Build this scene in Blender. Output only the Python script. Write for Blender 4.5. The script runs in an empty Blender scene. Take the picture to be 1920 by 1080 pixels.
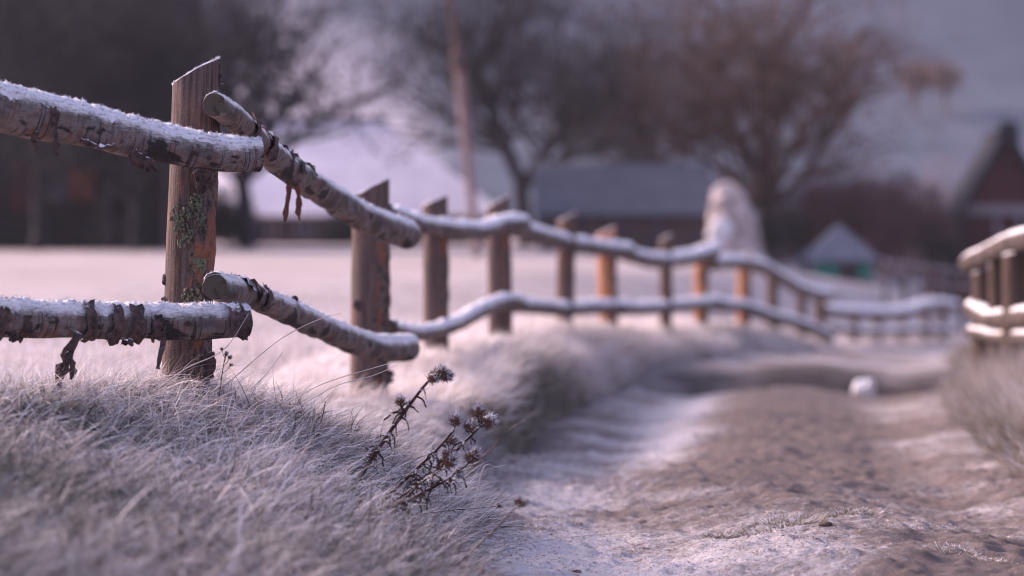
import bpy, bmesh, math, random
import numpy as np
from mathutils import Vector, Matrix

random.seed(7)
rng = np.random.default_rng(7)
R = math.radians
scene = bpy.context.scene
col = scene.collection

# ------------------------------------------------------------------ camera, sky, sun, exposure
CAM = Vector((0.0, 0.0, 1.0))
FPX = 85.0 / 36.0 * 1920.0           # focal length in photo pixels
PITCH = math.atan(110.0 / FPX)       # horizon sits at photo row 430
cd = bpy.data.cameras.new('camera')
cd.lens = 85.0; cd.sensor_width = 36.0; cd.clip_start = 0.05; cd.clip_end = 3000.0
cd.dof.use_dof = True; cd.dof.focus_distance = 6.5; cd.dof.aperture_fstop = 1.9
cam = bpy.data.objects.new('camera', cd); col.objects.link(cam)
cam.location = CAM; cam.rotation_euler = (R(90) - PITCH, 0, 0)
scene.camera = cam

SUN_DIR = Vector((-0.82, 0.36, 0.46)).normalized()     # towards the sun
world = bpy.data.worlds.new('World'); scene.world = world; world.use_nodes = True
nt = world.node_tree; nt.nodes.clear()
sky = nt.nodes.new('ShaderNodeTexSky'); sky.sky_type = 'NISHITA'; sky.sun_disc = False
sky.sun_elevation = math.asin(SUN_DIR.z); sky.sun_rotation = math.atan2(SUN_DIR.x, SUN_DIR.y)
sky.air_density = 1.2; sky.dust_density = 3.0; sky.ozone_density = 1.5
mixw = nt.nodes.new('ShaderNodeMixRGB'); mixw.inputs[0].default_value = 0.72
mixw.inputs[2].default_value = (4.4, 4.75, 7.6, 1)      # flat lilac overcast veil over the clear sky
bgn = nt.nodes.new('ShaderNodeBackground'); bgn.inputs[1].default_value = 0.075
outw = nt.nodes.new('ShaderNodeOutputWorld')
nt.links.new(sky.outputs[0], mixw.inputs[1]); nt.links.new(mixw.outputs[0], bgn.inputs[0])
nt.links.new(bgn.outputs[0], outw.inputs[0])

sd = bpy.data.lights.new('sun', 'SUN'); sd.energy = 5.0; sd.angle = R(20); sd.color = (1.0, 0.775, 0.70)
sun = bpy.data.objects.new('sun', sd); col.objects.link(sun)
sun.rotation_euler = (-SUN_DIR).to_track_quat('-Z', 'Y').to_euler(); sun.location = (-20, 10, 30)

vs = scene.view_settings
vs.view_transform = 'Standard'; vs.look = 'None'; vs.gamma = 1.0; vs.use_curve_mapping = False
vs.exposure = 1.18
scene.render.engine = 'CYCLES'
scene.cycles.use_denoising = True
try:
    scene.cycles.denoiser = 'OPENIMAGEDENOISE'; scene.cycles.denoising_input_passes = 'RGB_ALBEDO_NORMAL'
except Exception:
    pass
scene.cycles.pixel_filter_type = 'BLACKMAN_HARRIS'; scene.cycles.filter_width = 1.15
scene.cycles.max_bounces = 5; scene.cycles.diffuse_bounces = 3; scene.cycles.glossy_bounces = 2
scene.cycles.volume_bounces = 0; scene.cycles.transparent_max_bounces = 4

# ------------------------------------------------------------------ helpers: names, meshes, noise
def tag(o, label=None, cat=None, group=None, kind=None):
    if label: o['label'] = label
    if cat: o['category'] = cat
    if group: o['group'] = group
    if kind: o['kind'] = kind
    return o
def empty(name, loc=(0, 0, 0), rz=0.0):
    o = bpy.data.objects.new(name, None); col.objects.link(o)
    o.location = loc; o.rotation_euler = (0, 0, rz); o.empty_display_size = 0.1
    return o
def link(name, me, mat=None, parent=None):
    o = bpy.data.objects.new(name, me); col.objects.link(o)
    if mat is not None and len(me.materials) == 0: me.materials.append(mat)
    if parent is not None:
        o.parent = parent
    return o
def mesh_py(name, verts, faces, smooth=True):
    me = bpy.data.meshes.new(name); me.from_pydata([tuple(v) for v in verts], [], faces)
    if smooth: me.polygons.foreach_set('use_smooth', [True] * len(me.polygons))
    me.update()
    return me
def mesh_np(name, V, loops, starts, totals, smooth=False):
    me = bpy.data.meshes.new(name)
    me.vertices.add(len(V)); me.vertices.foreach_set('co', np.asarray(V, np.float32).ravel())
    me.loops.add(len(loops)); me.loops.foreach_set('vertex_index', np.asarray(loops, np.int32))
    me.polygons.add(len(starts)); me.polygons.foreach_set('loop_start', np.asarray(starts, np.int32))
    me.polygons.foreach_set('loop_total', np.asarray(totals, np.int32))
    if smooth: me.polygons.foreach_set('use_smooth', np.ones(len(starts), bool))
    me.update(calc_edges=True); me.validate()
    return me
def attr_vec(me, name, data):
    a = me.attributes.new(name, 'FLOAT_VECTOR', 'POINT'); a.data.foreach_set('vector', np.asarray(data, np.float32).ravel())
def quads_mesh(name, V, Q, smooth=True):
    Q = np.asarray(Q, np.int32); n = len(Q)
    return mesh_np(name, V, Q.ravel(), np.arange(n) * 4, np.full(n, 4), smooth)

_L = rng.random((256, 256)).astype(np.float32)
def vnoise(x, y, s=1.0, o=0.0):
    """smooth value noise in -1..1"""
    x = np.asarray(x, float) * s + 37.3 + o * 11.7; y = np.asarray(y, float) * s + 91.1 + o * 7.3
    xi = np.floor(x).astype(int); yi = np.floor(y).astype(int); fx = x - xi; fy = y - yi
    fx = fx * fx * (3 - 2 * fx); fy = fy * fy * (3 - 2 * fy)
    a = _L[xi & 255, yi & 255]; b = _L[(xi + 1) & 255, yi & 255]; c = _L[xi & 255, (yi + 1) & 255]; d = _L[(xi + 1) & 255, (yi + 1) & 255]
    return ((a * (1 - fx) + b * fx) * (1 - fy) + (c * (1 - fx) + d * fx) * fy) * 2 - 1
def fnoise(x, y, s=1.0, o=0.0, oct=3):
    t = 0; a = 1.0; n = 0
    for k in range(oct):
        t = t + a * vnoise(x, y, s * 2 ** k, o + k * 3.1); n += a; a *= 0.5
    return t / n
def sstep(e0, e1, x):
    t = np.clip((np.asarray(x, float) - e0) / (e1 - e0), 0, 1); return t * t * (3 - 2 * t)

# photo pixel + distance along Y -> point (a pixel is a direction; distances come from the terrain and the fence)
_c, _s = math.cos(PITCH), math.sin(PITCH)
def ray(px, py):
    x = (px - 960) / FPX; u = -(py - 540) / FPX
    d = Vector((x, _c + u * _s, -_s + u * _c)); return d / d.y
def at(px, py, Y):
    return CAM + ray(px, py) * Y

# ------------------------------------------------------------------ materials
def new_mat(name):
    m = bpy.data.materials.new(name); m.use_nodes = True
    n = m.node_tree.nodes; b = n['Principled BSDF']
    b.inputs['Roughness'].default_value = 0.85; b.inputs['Specular IOR Level'].default_value = 0.2
    return m, m.node_tree, b
def node(t, kind, **kw):
    n = t.nodes.new(kind)
    for k, v in kw.items(): setattr(n, k, v)
    return n
def mixc(t, fac, a, b, blend='MIX'):
    n = t.nodes.new('ShaderNodeMixRGB'); n.blend_type = blend
    for i, v in ((0, fac), (1, a), (2, b)):
        if hasattr(v, 'links'): t.links.new(v, n.inputs[i])
        elif i == 0: n.inputs[0].default_value = v
        else: n.inputs[i].default_value = (*v, 1) if len(v) == 3 else v
    return n.outputs[0]
def mth(t, op, a, b=None, c=None):
    n = t.nodes.new('ShaderNodeMath'); n.operation = op
    for i, v in enumerate((a, b, c)):
        if v is None: continue
        if hasattr(v, 'links'): t.links.new(v, n.inputs[i])
        else: n.inputs[i].default_value = v
    return n.outputs[0]
def mrange(t, v, a, b, c=0.0, d=1.0):
    n = t.nodes.new('ShaderNodeMapRange'); n.interpolation_type = 'SMOOTHSTEP'
    t.links.new(v, n.inputs[0]); n.inputs[1].default_value = a; n.inputs[2].default_value = b
    n.inputs[3].default_value = c; n.inputs[4].default_value = d
    return n.outputs[0]
def noise(t, scale=5, detail=4, rough=0.6, vec=None, stretch=None, dist=0.0):
    n = t.nodes.new('ShaderNodeTexNoise'); n.inputs['Scale'].default_value = scale
    n.inputs['Detail'].default_value = detail; n.inputs['Roughness'].default_value = rough; n.inputs['Distortion'].default_value = dist
    if vec is None:
        tc = t.nodes.new('ShaderNodeTexCoord'); vec = tc.outputs['Object']
    if stretch is not None:
        mp = t.nodes.new('ShaderNodeMapping'); mp.inputs['Scale'].default_value = stretch
        t.links.new(vec, mp.inputs[0]); vec = mp.outputs[0]
    t.links.new(vec, n.inputs['Vector'])
    return n.outputs[0]
def attrib(t, name):
    n = t.nodes.new('ShaderNodeAttribute'); n.attribute_name = name; return n
def bump(t, bsdf, h, strength=0.5, dist=0.01):
    n = t.nodes.new('ShaderNodeBump'); n.inputs['Strength'].default_value = strength; n.inputs['Distance'].default_value = dist
    t.links.new(h, n.inputs['Height']); t.links.new(n.outputs[0], bsdf.inputs['Normal'])
def normal_z(t):
    g = t.nodes.new('ShaderNodeNewGeometry'); s = t.nodes.new('ShaderNodeSeparateXYZ')
    t.links.new(g.outputs['Normal'], s.inputs[0]); return s.outputs[2]

FROST = (0.80, 0.755, 0.785)
def simple(name, c, c2=None, scale=8, rough=0.85, frost=0.0, stretch=None, bmp=0.3):
    """surface with noise between two tones, and rime on faces that look up"""
    m, t, b = new_mat(name); b.inputs['Roughness'].default_value = rough
    c2 = c2 or tuple(x * 0.6 for x in c)
    n = noise(t, scale, 5, 0.65, stretch=stretch)
    cc = mixc(t, mrange(t, n, 0.3, 0.7), c2, c)
    if frost > 0:
        nz = normal_z(t); n2 = noise(t, scale * 3, 3)
        f = mrange(t, mth(t, 'ADD', nz, mth(t, 'MULTIPLY', n2, 0.8)), 1.05 - 0.6 * frost, 1.35 - 0.6 * frost)
        cc = mixc(t, f, cc, FROST)
    t.links.new(cc, b.inputs['Base Color'])
    if bmp: bump(t, b, n, bmp, 0.01)
    return m
M = {}

# ground: rime over short grass and soil; the attribute zone = (soil, -, -)
m, t, b = new_mat('ground'); M['ground'] = m
z = attrib(t, 'zone'); sp = node(t, 'ShaderNodeSeparateXYZ'); t.links.new(z.outputs['Vector'], sp.inputs[0])
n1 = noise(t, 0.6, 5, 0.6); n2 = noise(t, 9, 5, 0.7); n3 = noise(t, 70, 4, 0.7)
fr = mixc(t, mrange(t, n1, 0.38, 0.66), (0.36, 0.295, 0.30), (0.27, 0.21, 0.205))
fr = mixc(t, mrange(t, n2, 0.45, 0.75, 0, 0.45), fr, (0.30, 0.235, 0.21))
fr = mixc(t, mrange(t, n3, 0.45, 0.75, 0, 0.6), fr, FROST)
so = mixc(t, mrange(t, n2, 0.35, 0.65), (0.045, 0.035, 0.03), (0.10, 0.085, 0.06))
so = mixc(t, mrange(t, n3, 0.55, 0.75, 0, 0.5), so, FROST)
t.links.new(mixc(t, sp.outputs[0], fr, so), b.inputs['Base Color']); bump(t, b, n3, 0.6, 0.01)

# road: frozen brown mud with rime lying in patches; attribute zone = (rime, bare dark soil with painted bank-foot shadow, -)
m, t, b = new_mat('road'); M['road'] = m
z = attrib(t, 'zone'); sp = node(t, 'ShaderNodeSeparateXYZ'); t.links.new(z.outputs['Vector'], sp.inputs[0])
n1 = noise(t, 3.0, 6, 0.65); n2 = noise(t, 38, 6, 0.75); n3 = noise(t, 150, 4, 0.75); n4 = noise(t, 14, 4, 0.6)
mud = mixc(t, mrange(t, n4, 0.3, 0.7), (0.112, 0.076, 0.065), (0.21, 0.148, 0.130))
mud = mixc(t, mrange(t, n2, 0.50, 0.68, 0, 0.75), mud, (0.06, 0.042, 0.036))
f = mth(t, 'ADD', mth(t, 'MULTIPLY', n2, 0.62), mth(t, 'MULTIPLY', n3, 0.38))
f = mth(t, 'ADD', f, mth(t, 'MULTIPLY', mth(t, 'SUBTRACT', sp.outputs[0], 0.5), 0.42))
f = mth(t, 'ADD', f, mth(t, 'MULTIPLY', mth(t, 'SUBTRACT', n1, 0.5), 0.35))
f = mrange(t, f, 0.385, 0.69, 0.08, 0.88)
cc = mixc(t, f, mud, (0.74, 0.67, 0.71))
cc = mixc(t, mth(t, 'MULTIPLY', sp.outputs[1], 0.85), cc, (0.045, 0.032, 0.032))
t.links.new(cc, b.inputs['Base Color'])
bump(t, b, mth(t, 'ADD', n2, mth(t, 'MULTIPLY', n3, 0.6)), 0.9, 0.02)

# grass blades: Col.x random, Col.y along the blade, Col.z how green/dark the clump is
def grass_mat(name, frost_amount, straw=(0.34, 0.235, 0.15), green=(0.085, 0.085, 0.05), rime=(0.80, 0.735, 0.785)):
    m, t, b = new_mat(name)
    a = attrib(t, 'blade'); s = node(t, 'ShaderNodeSeparateXYZ'); t.links.new(a.outputs['Vector'], s.inputs[0])
    dry = mixc(t, s.outputs[2], straw, green)
    f = mth(t, 'ADD', mth(t, 'MULTIPLY', s.outputs[0], 0.70), mth(t, 'MULTIPLY', s.outputs[1], 0.75))  # roots stay dark: frost keeps to the tips, and gap shade is painted in
    f = mth(t, 'SUBTRACT', f, mth(t, 'MULTIPLY', s.outputs[2], 0.45))
    f = mrange(t, f, 0.62 - frost_amount, 1.25 - frost_amount, 0.04, 0.97)
    cc = mixc(t, f, dry, rime)
    t.links.new(cc, b.inputs['Base Color'])
    tr = node(t, 'ShaderNodeBsdfTranslucent'); t.links.new(cc, tr.inputs[0])
    mx = node(t, 'ShaderNodeMixShader'); mx.inputs[0].default_value = 0.22
    t.links.new(b.outputs[0], mx.inputs[1]); t.links.new(tr.outputs[0], mx.inputs[2])
    t.links.new(mx.outputs[0], t.nodes['Material Output'].inputs['Surface'])
    return m
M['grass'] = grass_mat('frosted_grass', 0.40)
M['grass_white'] = grass_mat('white_rimed_grass', 0.50, rime=(0.82, 0.745, 0.765))  # on the further bank this whiteness also stands for sunlit glow
M['grass_under'] = grass_mat('bank_undergrass', 0.14, (0.135, 0.105, 0.090), (0.032, 0.038, 0.040), (0.72, 0.67, 0.72))  # dark greenish blades; the bank's soft shade is put into their colour
M['straw'] = grass_mat('dry_grass', 0.18)

# birch bark in straightened log coordinates rc = (along, across, up)
m, t, b = new_mat('birch_bark'); M['birch'] = m
a = attrib(t, 'rc'); rc = a.outputs['Vector']
big = noise(t, 1, 4, 0.6, rc, (6, 14, 14)); fine = noise(t, 1, 5, 0.7, rc, (110, 9, 9), 0.4); med = noise(t, 1, 5, 0.7, rc, (30, 12, 12), 0.8)
grain = noise(t, 1, 4, 0.7, rc, (60, 240, 240))
cc = mixc(t, mrange(t, big, 0.35, 0.65), (0.080, 0.060, 0.059), (0.26, 0.215, 0.21))
cc = mixc(t, mrange(t, med, 0.50, 0.62, 0, 0.75), cc, (0.19, 0.095, 0.075))
cc = mixc(t, mrange(t, fine, 0.53, 0.61, 0, 0.9), cc, (0.045, 0.035, 0.04))
cc = mixc(t, mrange(t, big, 0.555, 0.62, 0, 0.92), cc, (0.022, 0.018, 0.022))
cc = mixc(t, mrange(t, grain, 0.5, 0.8, 0, 0.35), cc, (0.12, 0.09, 0.09))
nz = normal_z(t)
f = mrange(t, mth(t, 'ADD', nz, mth(t, 'ADD', mth(t, 'MULTIPLY', med, 0.8), mth(t, 'MULTIPLY', grain, 0.9))), 1.00, 1.60, 0, 0.95)
cc = mixc(t, f, cc, FROST)
t.links.new(cc, b.inputs['Base Color']); bump(t, b, mth(t, 'ADD', med, mth(t, 'ADD', fine, grain)), 0.7, 0.006)

# rime crust
m, t, b = new_mat('rime'); M['rime'] = m
n1 = noise(t, 160, 4, 0.7); n2 = noise(t, 25, 3)
cc = mixc(t, mrange(t, n2, 0.35, 0.7), (0.84, 0.80, 0.86), (0.70, 0.66, 0.73))
t.links.new(cc, b.inputs['Base Color']); bump(t, b, n1, 0.9, 0.006)
b.inputs['Subsurface Weight'].default_value = 0.0

# post wood: bare weathered wood, bark where the attribute bark.x is 1; rc = (x, y, along)
m, t, b = new_mat('post_wood'); M['post'] = m
a = attrib(t, 'rc'); rc = a.outputs['Vector']; a2 = attrib(t, 'bark')
s2 = node(t, 'ShaderNodeSeparateXYZ'); t.links.new(a2.outputs['Vector'], s2.inputs[0])
gr = noise(t, 1, 5, 0.7, rc, (140, 140, 5)); bl = noise(t, 1, 4, 0.6, rc, (22, 22, 6)); ch = noise(t, 1, 6, 0.75, rc, (70, 70, 40)); fz = noise(t, 1, 3, 0.7, rc, (400, 400, 200))
wood = mixc(t, mrange(t, gr, 0.35, 0.65), (0.056, 0.036, 0.034), (0.132, 0.092, 0.087))
wood = mixc(t, mrange(t, bl, 0.52, 0.70, 0, 0.6), wood, (0.23, 0.105, 0.075))
wood = mixc(t, mrange(t, gr, 0.62, 0.75, 0, 0.7), wood, (0.06, 0.04, 0.04))
bark = mixc(t, mrange(t, ch, 0.4, 0.62), (0.035, 0.026, 0.027), (0.16, 0.115, 0.10))
bark = mixc(t, mrange(t, bl, 0.50, 0.62, 0, 0.8), bark, (0.24, 0.085, 0.05))
cc = mixc(t, s2.outputs[0], wood, bark)
f = mrange(t, mth(t, 'ADD', normal_z(t), mth(t, 'MULTIPLY', fz, 0.9)), 0.68, 0.95, 0, 0.9)
cc = mixc(t, mth(t, 'MULTIPLY', mrange(t, fz, 0.55, 0.75), 0.22), cc, FROST)
cc = mixc(t, f, cc, FROST)
t.links.new(cc, b.inputs['Base Color']); bump(t, b, mth(t, 'ADD', gr, mth(t, 'MULTIPLY', ch, s2.outputs[0])), 0.6, 0.008)
# fresh orange timber of some posts further along
def post_variant(name, w1, w2):
    m, t, b = new_mat(name)
    a = attrib(t, 'rc'); rc = a.outputs['Vector']; a2 = attrib(t, 'bark')
    s2 = node(t, 'ShaderNodeSeparateXYZ'); t.links.new(a2.outputs['Vector'], s2.inputs[0])
    gr = noise(t, 1, 5, 0.7, rc, (100, 100, 5)); ch = noise(t, 1, 6, 0.75, rc, (50, 50, 25))
    wood = mixc(t, mrange(t, gr, 0.35, 0.65), w1, w2)
    bark = mixc(t, mrange(t, ch, 0.4, 0.62), (0.04, 0.03, 0.03), (0.17, 0.12, 0.10))
    cc = mixc(t, s2.outputs[0], wood, bark)
    f = mrange(t, mth(t, 'ADD', normal_z(t), mth(t, 'MULTIPLY', ch, 0.5)), 0.55, 0.95, 0, 0.9)
    t.links.new(mixc(t, f, cc, FROST), b.inputs['Base Color']); return m
M['post_orange'] = post_variant('post_orange', (0.30, 0.12, 0.062), (0.44, 0.21, 0.12))
M['post_dark'] = post_variant('post_dark', (0.085, 0.05, 0.04), (0.16, 0.10, 0.08))
M['old_rail'] = simple('old_rail', (0.11, 0.08, 0.075), (0.035, 0.026, 0.026), 9, frost=0.30)
M['log_old'] = post_variant('log_old', (0.045, 0.030, 0.027), (0.10, 0.065, 0.055))
m, t, b = new_mat('end_grain'); M['end_grain'] = m
a = attrib(t, 'rc'); s3 = node(t, 'ShaderNodeSeparateXYZ'); t.links.new(a.outputs['Vector'], s3.inputs[0])
rad_ = mth(t, 'SQRT', mth(t, 'ADD', mth(t, 'MULTIPLY', s3.outputs[1], s3.outputs[1]), mth(t, 'MULTIPLY', s3.outputs[2], s3.outputs[2])))
nn_ = noise(t, 1, 4, 0.6, a.outputs['Vector'], (60, 60, 60)); ring = mth(t, 'SINE', mth(t, 'ADD', mth(t, 'MULTIPLY', rad_, 1500), mth(t, 'MULTIPLY', nn_, 5)))
cc = mixc(t, mrange(t, ring, -1, 1), (0.055, 0.042, 0.034), (0.13, 0.10, 0.075)); cc = mixc(t, mrange(t, nn_, 0.5, 0.7, 0, .7), cc, (0.03, 0.022, 0.02))
t.links.new(cc, b.inputs['Base Color']); bump(t, b, ring, 0.3, 0.002)
M['flake'] = simple('bark_flake', (0.13, 0.085, 0.08), (0.035, 0.026, 0.03), 60, frost=0.12)
M['flake_red'] = simple('bark_flake_red', (0.17, 0.075, 0.05), (0.08, 0.04, 0.032), 60)
M['lichen'] = simple('lichen', (0.20, 0.20, 0.145), (0.075, 0.08, 0.055), 160)
M['thistle'] = simple('thistle_stem', (0.085, 0.042, 0.036), (0.035, 0.02, 0.02), 120, frost=0.16)
M['seed'] = simple('seed_head', (0.15, 0.08, 0.062), (0.08, 0.04, 0.036), 200, frost=0.16)
M['stone'] = simple('stone', (0.72, 0.68, 0.70), (0.5, 0.46, 0.47), 12, frost=0.6)

# ------------------------------------------------------------------ terrain
FY = np.array([-6, 0, 4.5, 6.5, 9.4, 12.0, 14.6, 18.0, 20.8, 23.6, 26.4, 29.2, 32.0, 34.8, 37.6, 42, 46, 50, 54, 58, 90])
_px = [345, 690, 818, 938, 1057, 1140, 1248, 1313, 1393, 1448, 1502, 1538, 1600, 1645, 1690, 1735, 1765]
_py = [735, 768, 668, 645, 618, 618, 622, 612, 608, 614, 632, 642, 641, 643, 641, 638, 638]
_pt = [at(_px[i], _py[i], FY[i + 3]) for i in range(17)]
FX = np.array([-4.8, -3.6, -2.15] + [p.x for p in _pt] + [20.0])
FZ = np.array([0.55, 0.57, 0.585] + [p.z for p in _pt] + [-2.9])
LY = np.array([-6, 0, 5.6, 7.4, 9.4, 12, 14.6, 18, 20.8, 23.6, 26.4, 29.2, 32, 37.6, 42, 50, 58, 90])
LX = np.array([-0.16, -0.16, -0.14, -0.15, -0.11, 0.09, 0.30, 0.68, 1.15, 1.8, 2.45, 3.15, 3.9, 5.3, 6.7, 9.4, 11.8, 21.5])
WY = np.array([-6, 9.5, 18.7, 30, 90]); WW = np.array([2.0, 2.05, 2.62, 2.6, 2.6])
def fence_x(Y): return np.interp(Y, FY, FX)
def fence_z(Y): return np.interp(Y, FY, FZ) - 0.07 * np.exp(-((np.asarray(Y, float) - 8.0) / 0.8) ** 2)
def road_l(Y): return np.interp(Y, LY, LX) + (0.05 + 0.03 * sstep(9, 12, Y)) * vnoise(Y, 0 * np.asarray(Y), 1.1, 3) + 0.03 * vnoise(Y, 0 * np.asarray(Y), 3.0, 5)
def road_r(Y): return np.interp(Y, LY, LX) + np.interp(Y, WY, WW) + 0.07 * vnoise(Y, 0 * np.asarray(Y), 0.9, 8)
def road_z(X, Y):
    Y = np.asarray(Y, float)
    z = 0.15 - np.where(Y > 6.5, 0.032, 0.02) * (Y - 6.5) - 0.02 * np.clip(Y - 26, 0, 40)
    u = (X - road_l(Y)) / np.maximum(road_r(Y) - road_l(Y), 0.5)
    z = z + 0.035 * np.exp(-((u - 0.5) / 0.13) ** 2) - 0.035 * np.exp(-((u - 0.22) / 0.10) ** 2) - 0.04 * np.exp(-((u - 0.80) / 0.10) ** 2)
    z = z - 0.30 * np.exp(-((Y - 19.4 - 0.25 * vnoise(X, Y, 1.3, 2)) / 0.62) ** 2) * sstep(0.02, 0.25, u)   # washed-out hollow across the track
    z = z + 0.12 * sstep(19.6, 20.9, Y)
    return z + 0.02 * fnoise(X, Y, 2.2, 1, 3)
def field_z(X, Y):
    X = np.asarray(X, float); Y = np.asarray(Y, float)
    return 0.40 - 0.05 * np.clip(X, 0, 60) - 0.11 * np.clip(X - 6, 0, 14) + 0.035 * fnoise(X, Y, 0.35, 4, 3) * sstep(3, 9, Y)
def terrain(X, Y):
    X = np.asarray(X, float); Y = np.asarray(Y, float)
    fx, fz = fence_x(Y), fence_z(Y); l, r = road_l(Y), road_r(Y)
    zr = 0.15 - np.where(Y > 6.5, 0.032, 0.02) * (Y - 6.5) - 0.02 * np.clip(Y - 26, 0, 40) + 0.12 * sstep(19.6, 20.9, Y)
    # left of the fence: crest falls off to the field
    dl = np.maximum(fx - X, 0); w = sstep(0.0, 1.0, dl / np.where(Y < 14, 1.1, 4.0 + 0.0 * Y))
    left = fz * (1 - w) + field_z(X, Y) * w
    # bank between fence and track, steeper and eroded at the foot further along
    tt = np.clip((X - fx) / np.maximum(l - fx, 0.15), 0, 1)
    near = 1 - sstep(6.8, 9.5, Y)
    prof_near = 1 - (0.80 * tt + 0.20 * tt ** 4); pg = sstep(14.5, 18, Y); prof_far = 1 - ((0.16 * tt + 0.84 * tt ** 6) * (1 - pg) + (0.75 * tt + 0.25 * tt ** 3) * pg)
    prof = prof_near * near + prof_far * (1 - near)
    zl = zr - 0.015
    bank = zl + (fz - zl) * prof + (0.03 * fnoise(X, Y, 2.3, 6, 3) + 0.035 * fnoise(X, Y, 5.5, 16, 2)) * np.sin(np.pi * tt)
    # right of the track
    dr = np.maximum(X - r, 0)
    right = zr - 0.015 + 0.56 * sstep(0, 1.0, dr) + 0.05 * fnoise(X, Y, 1.4, 9, 3) * sstep(0, 0.6, dr)
    wr = sstep(4, 16, dr); right = right * (1 - wr) + np.minimum(right, field_z(X, Y)) * wr
    under = zr - 0.16 - 0.42 * np.exp(-((Y - 19.4) / 1.0) ** 2)
    e = np.minimum(X - l, r - X); under_w = sstep(0.0, 0.10, e)
    roadz = zr * (1 - under_w) + under * under_w
    z = np.where(X < fx, left, np.where(X < l, bank, np.where(X < r, roadz, right)))
    # far away the valley floor gives way to the hillside
    return z
def hit(px, py, y0=3.2, y1=140, use_road=True):
    d = ray(px, py); Y = np.linspace(y0, y1, 40000)
    X = CAM.x + d.x * Y; Z = CAM.z + d.z * Y
    G = terrain(X, Y)
    if use_road:
        on = (X > road_l(Y)) & (X < road_r(Y)); G = np.where(on, road_z(X, Y), G)
    k = np.argmax(Z < G)
    return Vector((float(X[k]), float(Y[k]), float(G[k])))

def axis(parts):
    o = []
    for a, b, s in parts: o.append(np.arange(a, b, s))
    return np.unique(np.round(np.concatenate(o), 4))
gx = np.concatenate([-np.geomspace(400, 8, 26), axis([(-7.5, -2.5, 0.25), (-2.5, 4.5, 0.04), (4.5, 13.0, 0.12)]), np.geomspace(13.5, 400, 26)])
gy = np.concatenate([[-40, -20, -10, -5, -2], axis([(0, 3, 0.25), (3, 12, 0.04), (12, 24, 0.09), (24, 60, 0.3)]), np.geomspace(60.5, 260, 50)])
GX, GY = np.meshgrid(gx, gy); GZ = terrain(GX, GY)
V = np.stack([GX, GY, GZ], -1).reshape(-1, 3); nx, ny = len(gx), len(gy)
I = (np.arange(ny - 1)[:, None] * nx + np.arange(nx - 1)[None]).ravel()
me = quads_mesh('ground', V, np.stack([I, I + 1, I + nx + 1, I + nx], -1))
fxg = fence_x(GY); soil = (sstep(-0.3, 0.05, GX - fxg)) * (1 - sstep(6, 14, GX - road_r(GY)))
soil = soil * (1 - .85 * sstep(14.5, 18, GY) * (GX < road_l(GY))); soil = soil * np.where(GY > 60, np.clip((75 - GY) / 15, 0, 1), 1)
zone = np.zeros((soil.size, 3)); zone[:, 0] = soil.ravel(); attr_vec(me, 'zone', zone)
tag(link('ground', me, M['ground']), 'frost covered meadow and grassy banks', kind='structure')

# the track
ru = np.linspace(0, 1, 190) ** 1.0; ry = np.concatenate([np.arange(-3, 4.5, 0.15), np.arange(4.5, 9.5, 0.0125), np.arange(9.5, 22, 0.04), np.arange(22, 75, 0.4)])
U, YY = np.meshgrid(ru, ry); XX = road_l(YY) + (U * 1.10 - 0.05) * (road_r(YY) - road_l(YY)); ZZ = road_z(XX, YY)
mic = 0.020 * fnoise(XX, YY, 8, 11, 3) + 0.012 * fnoise(XX, YY, 28, 12, 2)
ZZ = ZZ + mic * (1 - sstep(12, 22, YY)) - 0.05 * sstep(0.0, 0.05, np.maximum(0.05 - U, U - 0.95))
V = np.stack([XX, YY, ZZ], -1).reshape(-1, 3); nx, ny = len(ru), len(ry)
I = (np.arange(ny - 1)[:, None] * nx + np.arange(nx - 1)[None]).ravel()
me = quads_mesh('road', V, np.stack([I, I + 1, I + nx + 1, I + nx], -1))
def rime_patch(X, Y):
    """where rime lies on the track: a broad tongue left of the middle, the crown, and the near strip"""
    u = (X - road_l(Y)) / (road_r(Y) - road_l(Y))
    r = 0.42 + 0.30 * fnoise(X, Y, 0.9, 21, 3) + 0.25 * fnoise(X, Y, 3.5, 22, 2)
    r = r + 0.55 * np.exp(-((u - 0.30) / 0.10) ** 2) * sstep(8.5, 10.5, Y) * (1 - sstep(17.5, 18.8, Y))
    r = r + 0.35 * np.exp(-((u - 0.14) / 0.09) ** 2) * (1 - sstep(9, 12, Y))
    r = r + 0.40 * np.exp(-((Y - 6.4 - 0.25 * (X - 0.6)) / 0.55) ** 2) * (1 - sstep(0.95, 1.4, X))
    r = r - 0.45 * np.exp(-((u - 0.55) / 0.22) ** 2) * sstep(7.5, 9.0, Y) * (1 - sstep(17.5, 18.5, Y))
    r = r - 0.45 * sstep(0.75, 1.15, X) * (1 - sstep(6.3, 6.9, Y))
    r = r + 0.16 * sstep(20.0, 21.5, Y) + 0.3 * fnoise(X, Y, .55, 23, 2) * sstep(20.0, 21.5, Y)
    return np.clip(r, 0, 1)
zone = np.zeros((XX.size, 3)); zone[:, 0] = rime_patch(XX, YY).ravel()
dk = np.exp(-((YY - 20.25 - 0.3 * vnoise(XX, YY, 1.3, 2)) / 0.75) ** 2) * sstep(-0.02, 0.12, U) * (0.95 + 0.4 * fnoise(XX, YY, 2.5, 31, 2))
dk = np.maximum(dk, (1 - sstep(0.03, 0.13, U)) * sstep(7, 9, YY) * (0.8 + 0.4 * fnoise(XX, YY, 2, 33, 2)))  # edge under the bank: bare soil, with the cut's shadow put into colour
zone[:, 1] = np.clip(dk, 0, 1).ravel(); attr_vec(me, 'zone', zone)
tag(link('road', me, M['road']), 'frozen muddy cart track with patches of rime', kind='structure')

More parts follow.
